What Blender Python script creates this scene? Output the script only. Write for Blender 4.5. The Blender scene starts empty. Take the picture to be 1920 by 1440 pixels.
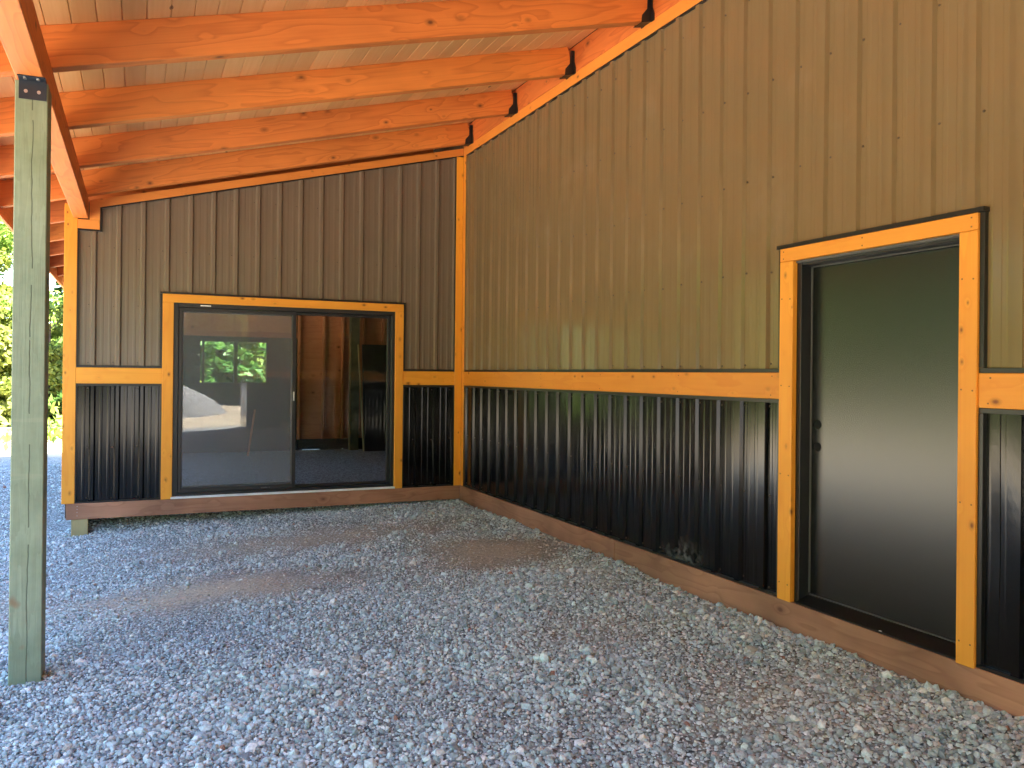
import bpy, bmesh, math, random
import numpy as np
from mathutils import Vector, Matrix
rnd = random.Random(7)
sc = bpy.context.scene
COL = sc.collection

# ------------------------------------------------------------------ materials
def newmat(name):
    m = bpy.data.materials.new(name); m.use_nodes = True
    nt = m.node_tree
    return m, nt, nt.nodes['Principled BSDF'], nt.nodes, nt.links

def N(nodes, t, **kw):
    n = nodes.new(t)
    for k, v in kw.items():
        if k.startswith('i_'):
            n.inputs[k[2:].replace('_', ' ')].default_value = v
        else:
            setattr(n, k, v)
    return n

def ramp(nodes, stops, interp='LINEAR'):
    n = nodes.new('ShaderNodeValToRGB'); cr = n.color_ramp; cr.interpolation = interp
    while len(cr.elements) < len(stops): cr.elements.new(0.5)
    for e, (p, c) in zip(cr.elements, stops):
        e.position = p; e.color = (c[0], c[1], c[2], 1) if not isinstance(c, (int, float)) else (c, c, c, 1)
    return n

def math_n(nodes, links, op, a, b=None, c=None, clamp=False):
    n = nodes.new('ShaderNodeMath'); n.operation = op; n.use_clamp = clamp
    for i, v in enumerate((a, b, c)):
        if v is None: continue
        if isinstance(v, (int, float)): n.inputs[i].default_value = v
        else: links.new(v, n.inputs[i])
    return n.outputs[0]

def mixc(nodes, links, fac, a, b, blend='MIX'):
    n = nodes.new('ShaderNodeMix'); n.data_type = 'RGBA'; n.blend_type = blend; n.clamp_factor = True
    for s, v in ((n.inputs[0], fac), (n.inputs[6], a), (n.inputs[7], b)):
        if isinstance(v, (int, float)): s.default_value = v
        elif isinstance(v, tuple): s.default_value = (v[0], v[1], v[2], 1)
        else: links.new(v, s)
    return n.outputs[2]

def coords(nodes, links, rand=True, scale=(1, 1, 1)):
    tc = nodes.new('ShaderNodeTexCoord')
    mp = nodes.new('ShaderNodeMapping'); mp.inputs['Scale'].default_value = scale
    src = tc.outputs['Object']
    if rand:
        oi = nodes.new('ShaderNodeObjectInfo')
        off = nodes.new('ShaderNodeVectorMath'); off.operation = 'SCALE'
        cmb = nodes.new('ShaderNodeCombineXYZ')
        links.new(oi.outputs['Random'], cmb.inputs[0]); links.new(oi.outputs['Random'], cmb.inputs[1]); links.new(oi.outputs['Random'], cmb.inputs[2])
        links.new(cmb.outputs[0], off.inputs[0]); off.inputs['Scale'].default_value = 37.0
        add = nodes.new('ShaderNodeVectorMath'); add.operation = 'ADD'
        links.new(src, add.inputs[0]); links.new(off.outputs[0], add.inputs[1]); src = add.outputs[0]
    links.new(src, mp.inputs['Vector'])
    return mp.outputs['Vector'], src

def wood(name, base, late, knotc=(0.10, 0.025, 0.008), rough=0.55, knots=0.5, ring=7.0, contrast=0.6, coat=0.0, knot_scale=1.0, blotch=0.25):
    """grain runs along local X"""
    m, nt, p, nodes, links = newmat(name)
    v, src = coords(nodes, links)
    # knots: sparse voronoi cells, longer along the grain
    mk = N(nodes, 'ShaderNodeMapping'); mk.inputs['Scale'].default_value = (3.4 * knot_scale, 5.5 * knot_scale, 5.5 * knot_scale)
    links.new(src, mk.inputs['Vector'])
    vo = N(nodes, 'ShaderNodeTexVoronoi', feature='F1'); vo.inputs['Scale'].default_value = 1.0
    links.new(mk.outputs[0], vo.inputs['Vector'])
    sep = nodes.new('ShaderNodeSeparateColor'); links.new(vo.outputs['Color'], sep.inputs[0])
    gate = math_n(nodes, links, 'GREATER_THAN', sep.outputs[0], 1 - knots)
    size = math_n(nodes, links, 'MULTIPLY_ADD', sep.outputs[1], 0.09, 0.05)
    kd = math_n(nodes, links, 'DIVIDE', vo.outputs['Distance'], size)
    # grain warped around knots
    warp = math_n(nodes, links, 'MULTIPLY', math_n(nodes, links, 'SUBTRACT', 1.0, math_n(nodes, links, 'MULTIPLY', vo.outputs['Distance'], 2.2), clamp=True), gate)
    mg = N(nodes, 'ShaderNodeMapping'); mg.inputs['Scale'].default_value = (0.55, 4.2, 4.2)
    links.new(src, mg.inputs['Vector'])
    n1 = N(nodes, 'ShaderNodeTexNoise'); n1.inputs['Scale'].default_value = 1.3; n1.inputs['Detail'].default_value = 2
    links.new(mg.outputs[0], n1.inputs['Vector'])
    ph = math_n(nodes, links, 'MULTIPLY_ADD', n1.outputs['Fac'], ring, math_n(nodes, links, 'MULTIPLY', warp, 0.9))
    fr = math_n(nodes, links, 'FRACT', ph)
    band = ramp(nodes, [(0.0, 0.0), (0.62, 0.35), (0.9, 1.0), (1.0, 0.0)])
    links.new(fr, band.inputs[0])
    mf = N(nodes, 'ShaderNodeMapping'); mf.inputs['Scale'].default_value = (1.5, 90, 90)
    links.new(src, mf.inputs['Vector'])
    nf = N(nodes, 'ShaderNodeTexNoise'); nf.inputs['Scale'].default_value = 1.0; nf.inputs['Detail'].default_value = 3
    links.new(mf.outputs[0], nf.inputs['Vector'])
    nb = N(nodes, 'ShaderNodeTexNoise'); nb.inputs['Scale'].default_value = 1.6; nb.inputs['Detail'].default_value = 4
    links.new(src, nb.inputs['Vector'])
    fac = math_n(nodes, links, 'MULTIPLY', band.outputs[0], contrast)
    fac = math_n(nodes, links, 'ADD', fac, math_n(nodes, links, 'MULTIPLY', math_n(nodes, links, 'SUBTRACT', nf.outputs['Fac'], 0.45), 0.5), clamp=True)
    c = mixc(nodes, links, fac, base, late)
    bl = ramp(nodes, [(0.3, 1 - blotch), (0.7, 1 + blotch * 0.3)]); links.new(nb.outputs['Fac'], bl.inputs[0])
    c = mixc(nodes, links, 1.0, c, bl.outputs[0], 'MULTIPLY')
    # per-board tone
    oi = nodes.new('ShaderNodeObjectInfo')
    hsv = nodes.new('ShaderNodeHueSaturation')
    links.new(math_n(nodes, links, 'MULTIPLY_ADD', oi.outputs['Random'], 0.25, 0.88), hsv.inputs['Value'])
    links.new(math_n(nodes, links, 'MULTIPLY_ADD', oi.outputs['Random'], 0.012, 0.494), hsv.inputs['Hue'])
    links.new(c, hsv.inputs['Color']); c = hsv.outputs[0]
    halo = ramp(nodes, [(0.0, 1.0), (0.5, 0.75), (1.0, 0.35), (1.9, 0.0)] if False else [(0.0, 1.0), (0.28, 0.8), (0.5, 0.35), (1.0, 0.0)])
    links.new(math_n(nodes, links, 'MULTIPLY', kd, 0.5), halo.inputs[0])
    c = mixc(nodes, links, math_n(nodes, links, 'MULTIPLY', halo.outputs[0], gate), c, knotc)
    links.new(c, p.inputs['Base Color'])
    p.inputs['Roughness'].default_value = rough
    p.inputs['Coat Weight'].default_value = coat; p.inputs['Coat Roughness'].default_value = 0.35
    bp = nodes.new('ShaderNodeBump'); bp.inputs['Strength'].default_value = 0.25; bp.inputs['Distance'].default_value = 0.002
    links.new(nf.outputs['Fac'], bp.inputs['Height']); links.new(bp.outputs[0], p.inputs['Normal'])
    return m

def patch_nodes(nodes, links, pos, lst):
    acc = None
    sp = nodes.new('ShaderNodeSeparateXYZ'); links.new(pos, sp.inputs[0])
    for (x, y, rx, ry, s) in lst:
        dx = math_n(nodes, links, 'DIVIDE', math_n(nodes, links, 'SUBTRACT', sp.outputs[0], x), rx)
        dy = math_n(nodes, links, 'DIVIDE', math_n(nodes, links, 'SUBTRACT', sp.outputs[1], y), ry)
        r2 = math_n(nodes, links, 'ADD', math_n(nodes, links, 'MULTIPLY', dx, dx), math_n(nodes, links, 'MULTIPLY', dy, dy))
        g = math_n(nodes, links, 'MULTIPLY', math_n(nodes, links, 'EXPONENT', math_n(nodes, links, 'MULTIPLY', r2, -1.0)), s)
        acc = g if acc is None else math_n(nodes, links, 'MAXIMUM', acc, g)
    return acc

def painted_metal(name, base, rough=0.3, wav=0.5, spec=0.5, dust=0.0, coat=0.0, chalk=False):
    m, nt, p, nodes, links = newmat(name)
    v, src = coords(nodes, links)
    nb = N(nodes, 'ShaderNodeTexNoise'); nb.inputs['Scale'].default_value = 2.3; nb.inputs['Detail'].default_value = 3
    links.new(src, nb.inputs['Vector'])
    r = ramp(nodes, [(0.3, 0.97), (0.7, 1.03)]); links.new(nb.outputs['Fac'], r.inputs[0])
    c = mixc(nodes, links, 1.0, base, r.outputs[0], 'MULTIPLY')
    if dust:
        d = ramp(nodes, [(0.60, 0.0), (0.74, 1.0)]); links.new(nb.outputs['Fac'], d.inputs[0])
        c = mixc(nodes, links, math_n(nodes, links, 'MULTIPLY', d.outputs[0], dust), c, (0.30, 0.27, 0.22))
    if chalk:
        g = nodes.new('ShaderNodeNewGeometry')
        cm_ = patch_nodes(nodes, links, g.outputs['Position'], [(0.0, -4.32, 5.0, 0.16, 1.0)])
        sz = nodes.new('ShaderNodeSeparateXYZ'); links.new(g.outputs['Position'], sz.inputs[0])
        dz_ = math_n(nodes, links, 'DIVIDE', math_n(nodes, links, 'SUBTRACT', sz.outputs[2], 0.045), 0.09)
        gz = math_n(nodes, links, 'EXPONENT', math_n(nodes, links, 'MULTIPLY', math_n(nodes, links, 'MULTIPLY', dz_, dz_), -1.0))
        n9 = N(nodes, 'ShaderNodeTexNoise'); n9.inputs['Scale'].default_value = 16; n9.inputs['Detail'].default_value = 5; links.new(g.outputs['Position'], n9.inputs['Vector'])
        r9 = ramp(nodes, [(0.42, 0.0), (0.68, 0.75)]); links.new(n9.outputs['Fac'], r9.inputs[0])
        c = mixc(nodes, links, math_n(nodes, links, 'MULTIPLY', math_n(nodes, links, 'MULTIPLY', cm_, gz), r9.outputs[0]), c, (0.30, 0.30, 0.30))
    links.new(c, p.inputs['Base Color'])
    rr = math_n(nodes, links, 'MULTIPLY_ADD', nb.outputs['Fac'], 0.05, rough - 0.025)
    links.new(rr, p.inputs['Roughness'])
    p.inputs['Specular IOR Level'].default_value = spec
    p.inputs['Coat Weight'].default_value = coat; p.inputs['Coat Roughness'].default_value = 0.30
    return m

def plain(name, base, rough=0.5, metal=0.0, noise=0.15, scale=8.0, bump=0.0):
    m, nt, p, nodes, links = newmat(name)
    v, src = coords(nodes, links)
    nb = N(nodes, 'ShaderNodeTexNoise'); nb.inputs['Scale'].default_value = scale; nb.inputs['Detail'].default_value = 4
    links.new(src, nb.inputs['Vector'])
    r = ramp(nodes, [(0.25, 1 - noise), (0.75, 1 + noise)]); links.new(nb.outputs['Fac'], r.inputs[0])
    links.new(mixc(nodes, links, 1.0, base, r.outputs[0], 'MULTIPLY'), p.inputs['Base Color'])
    p.inputs['Roughness'].default_value = rough; p.inputs['Metallic'].default_value = metal
    if bump:
        bp = nodes.new('ShaderNodeBump'); bp.inputs['Strength'].default_value = bump; bp.inputs['Distance'].default_value = 0.01
        links.new(nb.outputs['Fac'], bp.inputs['Height']); links.new(bp.outputs[0], p.inputs['Normal'])
    return m

M = {}
M['trim'] = wood('honey_cedar_trim', (0.86, 0.36, 0.036), (0.74, 0.24, 0.018), knotc=(0.16, 0.03, 0.006), knots=0.8, ring=5, contrast=0.35, rough=0.5, knot_scale=2.2, blotch=0.10)
M['trim_orange'] = wood('orange_cedar_trim', (0.84, 0.30, 0.05), (0.70, 0.20, 0.025), knots=0.35, ring=5, contrast=0.35, rough=0.5, knot_scale=2.2, blotch=0.12)
M['rafter'] = wood('orange_fir_rafter', (0.76, 0.225, 0.048), (0.50, 0.11, 0.022), knots=0.55, ring=9, contrast=0.52, rough=0.55, knot_scale=1.45, blotch=0.14)
M['skirt'] = wood('brown_stained_board', (0.44, 0.215, 0.135), (0.30, 0.13, 0.08), knotc=(.12,.05,.03), knots=0.5, ring=8, contrast=0.6, rough=0.8, blotch=0.45, knot_scale=1.3)
M['tan_wood'] = wood('raw_tan_lumber', (0.60, 0.50, 0.25), (0.46, 0.36, 0.17), knots=0.3, ring=5, contrast=0.5, rough=0.8)
M['stud'] = wood('framing_lumber', (0.68, 0.28, 0.13), (0.48, 0.17, 0.075), knots=0.5, ring=6, contrast=0.4, rough=0.8)
M['siding'] = painted_metal('bronze_painted_steel', (0.200, 0.140, 0.072), rough=0.16, wav=0.08, dust=0.07, spec=0.7)
M['siding_a'] = painted_metal('bronze_painted_steel_end', (0.180, 0.140, 0.102), rough=0.22, wav=0.08, dust=0.0, spec=0.5)
M['black'] = painted_metal('black_painted_steel', (0.004, 0.0045, 0.006), rough=0.15, wav=0.10, spec=0.38, chalk=True)
M['blacktrim'] = painted_metal('black_trim_metal', (0.012, 0.012, 0.013), rough=0.3, wav=0.1)
def door_paint():
    m, nt, p, nodes, links = newmat('black_door_paint')
    p.inputs['Base Color'].default_value = (0.003, 0.0035, 0.004, 1); p.inputs['Roughness'].default_value = 0.25; p.inputs['Specular IOR Level'].default_value = 0.85
    return m
M['door'] = door_paint()
M['vinyl'] = plain('black_vinyl_frame', (0.018, 0.019, 0.022), 0.35)
M['hanger'] = plain('black_powder_coated_steel', (0.012, 0.010, 0.010), 0.5)
M['bracket'] = plain('dark_blue_black_bracket', (0.035, 0.045, 0.065), 0.35, metal=0.4)
M['bolt'] = plain('zinc_bolt', (0.55, 0.57, 0.6), 0.3, metal=0.9)
M['screw'] = plain('dark_screw_paint', (0.06, 0.038, 0.02), 0.5)
M['white'] = plain('white_painted_strip', (0.84, 0.86, 0.88), 0.5)
M['nailmark'] = plain('sunk_nail_mark', (0.22, 0.10, 0.03), 0.7)
M['silver'] = plain('grey_weather_strip', (0.10, 0.10, 0.10), 0.35)
M['dark_wall'] = plain('black_house_wrap', (0.020, 0.022, 0.024), 0.85)
M['core'] = plain('wall_core_board', (0.12, 0.07, 0.04), 0.9)
M['hole'] = plain('bore_hole_black', (0.003, 0.003, 0.003), 0.9)
M['roofsheet'] = plain('dark_roof_steel', (0.03, 0.03, 0.03), 0.5)

def deck_mat():
    m, nt, p, nodes, links = newmat('tongue_and_groove_pine')
    tc = nodes.new('ShaderNodeTexCoord'); src = tc.outputs['Object']
    sp = nodes.new('ShaderNodeSeparateXYZ'); links.new(src, sp.inputs[0])
    idx = math_n(nodes, links, 'FLOOR', math_n(nodes, links, 'DIVIDE', sp.outputs[0], 0.135))
    wn = N(nodes, 'ShaderNodeTexWhiteNoise', noise_dimensions='2D')
    seg = math_n(nodes, links, 'FLOOR', math_n(nodes, links, 'MULTIPLY_ADD', idx, 0.37, math_n(nodes, links, 'MULTIPLY', sp.outputs[1], 0.3)))
    cb = nodes.new('ShaderNodeCombineXYZ'); links.new(idx, cb.inputs[0]); links.new(seg, cb.inputs[1])
    links.new(cb.outputs[0], wn.inputs['Vector'])
    mp = N(nodes, 'ShaderNodeMapping'); mp.inputs['Scale'].default_value = (60, 1.4, 60)
    links.new(src, mp.inputs['Vector'])
    ad = nodes.new('ShaderNodeVectorMath'); ad.operation = 'ADD'; links.new(mp.outputs[0], ad.inputs[0]); links.new(wn.outputs['Color'], ad.inputs[1])
    nf = N(nodes, 'ShaderNodeTexNoise'); nf.inputs['Scale'].default_value = 1; nf.inputs['Detail'].default_value = 4
    links.new(ad.outputs[0], nf.inputs['Vector'])
    c = mixc(nodes, links, nf.outputs['Fac'], (0.88, 0.54, 0.23), (0.78, 0.42, 0.15))
    v = math_n(nodes, links, 'MULTIPLY_ADD', wn.outputs['Value'], 0.2, 0.9)
    hsv = nodes.new('ShaderNodeHueSaturation'); links.new(v, hsv.inputs['Value']); links.new(c, hsv.inputs['Color'])
    mk = N(nodes, 'ShaderNodeMapping'); mk.inputs['Scale'].default_value = (7.4, 2.8, 1)
    links.new(src, mk.inputs['Vector'])
    vo = N(nodes, 'ShaderNodeTexVoronoi', feature='F1'); vo.inputs['Scale'].default_value = 1.0; links.new(mk.outputs[0], vo.inputs['Vector'])
    sc_ = nodes.new('ShaderNodeSeparateColor'); links.new(vo.outputs['Color'], sc_.inputs[0])
    g = math_n(nodes, links, 'GREATER_THAN', sc_.outputs[0], 0.6)
    k = math_n(nodes, links, 'LESS_THAN', vo.outputs['Distance'], 0.085)
    c2 = mixc(nodes, links, math_n(nodes, links, 'MULTIPLY', math_n(nodes, links, 'MULTIPLY', g, k), 0.8), hsv.outputs[0], (0.14, 0.05, 0.02))
    links.new(c2, p.inputs['Base Color']); p.inputs['Roughness'].default_value = 0.6
    return m
M['deck'] = deck_mat()

def green_post_mat():
    m, nt, p, nodes, links = newmat('green_treated_timber')
    v, src = coords(nodes, links, rand=False)
    mg = N(nodes, 'ShaderNodeMapping'); mg.inputs['Scale'].default_value = (0.8, 7, 7); links.new(src, mg.inputs['Vector'])
    n1 = N(nodes, 'ShaderNodeTexNoise'); n1.inputs['Scale'].default_value = 1.6; n1.inputs['Detail'].default_value = 3; links.new(mg.outputs[0], n1.inputs['Vector'])
    fr = math_n(nodes, links, 'FRACT', math_n(nodes, links, 'MULTIPLY', n1.outputs['Fac'], 6))
    mf = N(nodes, 'ShaderNodeMapping'); mf.inputs['Scale'].default_value = (3, 80, 80); links.new(src, mf.inputs['Vector'])
    nf = N(nodes, 'ShaderNodeTexNoise'); nf.inputs['Scale'].default_value = 1; nf.inputs['Detail'].default_value = 4; links.new(mf.outputs[0], nf.inputs['Vector'])
    nb = N(nodes, 'ShaderNodeTexNoise'); nb.inputs['Scale'].default_value = 3.2; nb.inputs['Detail'].default_value = 6; nb.inputs['Roughness'].default_value = 0.65; links.new(src, nb.inputs['Vector'])
    r = ramp(nodes, [(0.25, (0.18, 0.235, 0.155)), (0.5, (0.27, 0.33, 0.225)), (0.72, (0.35, 0.40, 0.285))]); links.new(nb.outputs['Fac'], r.inputs[0])
    c = mixc(nodes, links, math_n(nodes, links, 'MULTIPLY', fr, 0.22), r.outputs[0], (0.10, 0.11, 0.06))
    c = mixc(nodes, links, math_n(nodes, links, 'MULTIPLY', nf.outputs['Fac'], 0.3), c, (0.34, 0.36, 0.24))
    # pale saw marks across the grain
    mw = N(nodes, 'ShaderNodeMapping'); mw.inputs['Scale'].default_value = (14, 1.3, 1.3); links.new(src, mw.inputs['Vector'])
    nw = N(nodes, 'ShaderNodeTexNoise'); nw.inputs['Scale'].default_value = 1; nw.inputs['Detail'].default_value = 2; links.new(mw.outputs[0], nw.inputs['Vector'])
    rw = ramp(nodes, [(0.66, 0.0), (0.72, 1.0), (0.78, 0.0)]); links.new(nw.outputs['Fac'], rw.inputs[0])
    c = mixc(nodes, links, math_n(nodes, links, 'MULTIPLY', rw.outputs[0], 0.55), c, (0.33, 0.35, 0.24))
    # rusty smears
    no = N(nodes, 'ShaderNodeTexNoise'); no.inputs['Scale'].default_value = 5.0; no.inputs['Detail'].default_value = 2; links.new(src, no.inputs['Vector'])
    ro = ramp(nodes, [(0.70, 0.0), (0.76, 1.0)]); links.new(no.outputs['Fac'], ro.inputs[0])
    c = mixc(nodes, links, math_n(nodes, links, 'MULTIPLY', ro.outputs[0], 0.6), c, (0.30, 0.13, 0.06))
    # drying check down the middle of the broad face
    sp = nodes.new('ShaderNodeSeparateXYZ'); links.new(src, sp.inputs[0])
    wob = N(nodes, 'ShaderNodeTexNoise', noise_dimensions='1D'); wob.inputs['Scale'].default_value = 2.3; wob.inputs['Detail'].default_value = 5
    links.new(sp.outputs[0], wob.inputs['W'])
    cy = math_n(nodes, links, 'MULTIPLY_ADD', wob.outputs['Fac'], 0.03, 0.052)
    dd = math_n(nodes, links, 'ABSOLUTE', math_n(nodes, links, 'SUBTRACT', sp.outputs[1], cy))
    cw = ramp(nodes, [(0.0, 1.0), (0.0018, 0.9), (0.004, 0.0)]); links.new(dd, cw.inputs[0])
    ng = N(nodes, 'ShaderNodeTexNoise', noise_dimensions='1D'); ng.inputs['Scale'].default_value = 3.5; links.new(sp.outputs[0], ng.inputs['W'])
    cg = math_n(nodes, links, 'MULTIPLY', cw.outputs[0], math_n(nodes, links, 'GREATER_THAN', ng.outputs['Fac'], 0.42))
    c = mixc(nodes, links, math_n(nodes, links, 'MULTIPLY', cg, 0.85), c, (0.03, 0.035, 0.02))
    links.new(c, p.inputs['Base Color']); p.inputs['Roughness'].default_value = 0.75
    bp = nodes.new('ShaderNodeBump'); bp.inputs['Strength'].default_value = 0.5; bp.inputs['Distance'].default_value = 0.003
    links.new(math_n(nodes, links, 'SUBTRACT', nf.outputs['Fac'], cg), bp.inputs['Height']); links.new(bp.outputs[0], p.inputs['Normal'])
    return m
M['green'] = green_post_mat()

# tan dusty areas of the gravel (world positions, radii, strength)
PATCH = [(-3.05, -2.80, 0.95, 0.36, 1.3), (-1.9, -1.35, 1.45, 0.48, 0.95), (-0.70, -2.65, 0.65, 0.6, 1.3), (-0.35, -3.35, 0.35, 0.6, 0.6),
         (-2.5, -0.9, 0.9, 0.25, 0.45), (-1.0, -4.9, 0.5, 0.35, 0.35), (-0.7, -6.1, 0.5, 0.4, 0.5), (-4.6, -2.6, 0.7, 0.5, 0.5)]
BLUE = [(-3.2, -3.75, 0.8, 0.5, 1.0), (-3.7, -1.3, 0.7, 0.8, 0.7), (-4.9, 1.0, 0.8, 2.5, 0.6)]

def ground_mat():
    m, nt, p, nodes, links = newmat('crushed_rock_ground')
    g = nodes.new('ShaderNodeNewGeometry'); pos = g.outputs['Position']
    vo = N(nodes, 'ShaderNodeTexVoronoi', feature='F1'); vo.inputs['Scale'].default_value = 55; links.new(pos, vo.inputs['Vector'])
    vo2 = N(nodes, 'ShaderNodeTexVoronoi', feature='F1'); vo2.inputs['Scale'].default_value = 22; links.new(pos, vo2.inputs['Vector'])
    nb = N(nodes, 'ShaderNodeTexNoise'); nb.inputs['Scale'].default_value = 0.9; nb.inputs['Detail'].default_value = 6; links.new(pos, nb.inputs['Vector'])
    nf = N(nodes, 'ShaderNodeTexNoise'); nf.inputs['Scale'].default_value = 40; nf.inputs['Detail'].default_value = 5; links.new(pos, nf.inputs['Vector'])
    sc_ = nodes.new('ShaderNodeSeparateColor'); links.new(vo.outputs['Color'], sc_.inputs[0])
    r = ramp(nodes, [(0.0, (0.08, 0.09, 0.10)), (0.5, (0.22, 0.245, 0.26)), (1.0, (0.42, 0.46, 0.48))]); links.new(sc_.outputs[0], r.inputs[0])
    tan = ramp(nodes, [(0.3, (0.36, 0.30, 0.225)), (0.7, (0.50, 0.43, 0.335))]); links.new(nf.outputs['Fac'], tan.inputs[0])
    nd = N(nodes, 'ShaderNodeTexNoise'); nd.inputs['Scale'].default_value = 2.4; nd.inputs['Detail'].default_value = 4; links.new(pos, nd.inputs['Vector'])
    o1 = nodes.new('ShaderNodeVectorMath'); o1.operation = 'MULTIPLY_ADD'; links.new(nd.outputs['Color'], o1.inputs[0]); o1.inputs[1].default_value = (.6, .6, 0); links.new(pos, o1.inputs[2])
    o2 = nodes.new('ShaderNodeVectorMath'); o2.operation = 'SUBTRACT'; links.new(o1.outputs[0], o2.inputs[0]); o2.inputs[1].default_value = (.3, .3, 0)
    pm = patch_nodes(nodes, links, o2.outputs[0], PATCH)
    pm = math_n(nodes, links, 'MULTIPLY', pm, math_n(nodes, links, 'MULTIPLY_ADD', nf.outputs['Fac'], 1.6, -0.05), clamp=True)
    c = mixc(nodes, links, pm, r.outputs[0], tan.outputs[0])
    # far: beige sandy yard, then forest floor
    sp = nodes.new('ShaderNodeSeparateXYZ'); links.new(pos, sp.inputs[0])
    def sm(val, a, b):
        mr = nodes.new('ShaderNodeMapRange'); mr.interpolation_type = 'SMOOTHSTEP'; links.new(val, mr.inputs[0])
        mr.inputs[1].default_value = a; mr.inputs[2].default_value = b; return mr.outputs[0]
    wob = math_n(nodes, links, 'MULTIPLY_ADD', nb.outputs['Fac'], 3.0, -1.5)
    far = math_n(nodes, links, 'MAXIMUM', sm(math_n(nodes, links, 'ADD', sp.outputs[1], wob), 7.5, 9.0),
                 math_n(nodes, links, 'MAXIMUM', sm(math_n(nodes, links, 'MULTIPLY', math_n(nodes, links, 'ADD', sp.outputs[0], wob), -1), 7.0, 9.0), sm(math_n(nodes, links, 'MULTIPLY', sp.outputs[1], -1), 14, 16)))
    yard = ramp(nodes, [(0.3, (0.42, 0.33, 0.22)), (0.6, (0.56, 0.45, 0.31)), (0.75, (0.38, 0.38, 0.25))]); links.new(nb.outputs['Fac'], yard.inputs[0])
    yard2 = mixc(nodes, links, 0.3, yard.outputs[0], r.outputs[0], 'MIX')
    c = mixc(nodes, links, far, c, mixc(nodes, links, 0.7, yard2, yard.outputs[0]))
    dist = nodes.new('ShaderNodeVectorMath'); dist.operation = 'LENGTH'; links.new(pos, dist.inputs[0])
    wood_f = math_n(nodes, links, 'MAXIMUM', sm(math_n(nodes, links, 'ADD', sp.outputs[1], wob), 18.5, 20.5), math_n(nodes, links, 'MAXIMUM', sm(math_n(nodes, links, 'MULTIPLY', math_n(nodes, links, 'ADD', sp.outputs[0], wob), -1), 15, 17), sm(dist.outputs['Value'], 32, 40)))
    fl = ramp(nodes, [(0.35, (0.045, 0.032, 0.018)), (0.6, (0.05, 0.075, 0.02))]); links.new(nb.outputs['Fac'], fl.inputs[0])
    c = mixc(nodes, links, wood_f, c, fl.outputs[0])
    links.new(c, p.inputs['Base Color']); p.inputs['Roughness'].default_value = 0.9
    h = math_n(nodes, links, 'ADD', math_n(nodes, links, 'MULTIPLY', vo.outputs['Distance'], -0.5), math_n(nodes, links, 'MULTIPLY', vo2.outputs['Distance'], -0.5))
    h = math_n(nodes, links, 'MULTIPLY', h, math_n(nodes, links, 'SUBTRACT', 1.0, math_n(nodes, links, 'MULTIPLY', pm, 0.8)))
    bp = nodes.new('ShaderNodeBump'); bp.inputs['Strength'].default_value = 1.0; bp.inputs['Distance'].default_value = 0.022
    links.new(h, bp.inputs['Height']); links.new(bp.outputs[0], p.inputs['Normal'])
    return m
M['ground'] = ground_mat()

def stone_mat():
    m, nt, p, nodes, links = newmat('crushed_stone')
    at = nodes.new('ShaderNodeAttribute'); at.attribute_name = 'tone'
    g = nodes.new('ShaderNodeNewGeometry')
    nf = N(nodes, 'ShaderNodeTexNoise'); nf.inputs['Scale'].default_value = 90; nf.inputs['Detail'].default_value = 3; links.new(g.outputs['Position'], nf.inputs['Vector'])
    r = ramp(nodes, [(0.3, 0.8), (0.7, 1.12)]); links.new(nf.outputs['Fac'], r.inputs[0])
    c = mixc(nodes, links, 1.0, at.outputs['Color'], r.outputs[0], 'MULTIPLY')
    links.new(c, p.inputs['Base Color']); p.inputs['Roughness'].default_value = 0.85
    return m
M['stone'] = stone_mat()

def foliage_mat(name, a, b, trans=0.35):
    m, nt, p, nodes, links = newmat(name)
    g = nodes.new('ShaderNodeNewGeometry')
    oi = nodes.new('ShaderNodeObjectInfo')
    r = ramp(nodes, [(0.0, a), (1.0, b)])
    links.new(g.outputs['Random Per Island'], r.inputs[0])
    hsv = nodes.new('ShaderNodeHueSaturation')
    links.new(math_n(nodes, links, 'MULTIPLY_ADD', oi.outputs['Random'], 0.04, 0.48), hsv.inputs['Hue'])
    links.new(math_n(nodes, links, 'MULTIPLY_ADD', oi.outputs['Random'], 0.5, 0.75), hsv.inputs['Value'])
    links.new(r.outputs[0], hsv.inputs['Color'])
    links.new(hsv.outputs[0], p.inputs['Base Color']); p.inputs['Roughness'].default_value = 0.55
    tr = nodes.new('ShaderNodeBsdfTranslucent'); links.new(hsv.outputs[0], tr.inputs['Color'])
    mx = nodes.new('ShaderNodeMixShader'); mx.inputs[0].default_value = trans
    links.new(p.outputs[0], mx.inputs[1]); links.new(tr.outputs[0], mx.inputs[2])
    links.new(mx.outputs[0], nodes['Material Output'].inputs['Surface'])
    return m
M['leaf'] = foliage_mat('broadleaf_foliage', (0.15, 0.22, 0.04), (0.36, 0.44, 0.09), 0.55)
M['needle'] = foliage_mat('conifer_foliage', (0.05, 0.12, 0.028), (0.15, 0.26, 0.05), 0.45)
M['bark'] = plain('tree_bark', (0.10, 0.065, 0.045), 0.9, noise=0.4, scale=12, bump=0.8)
M['pile'] = plain('pale_gravel_heap', (0.24, 0.235, 0.23), 0.95, noise=0.25, scale=30, bump=1.0)

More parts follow.
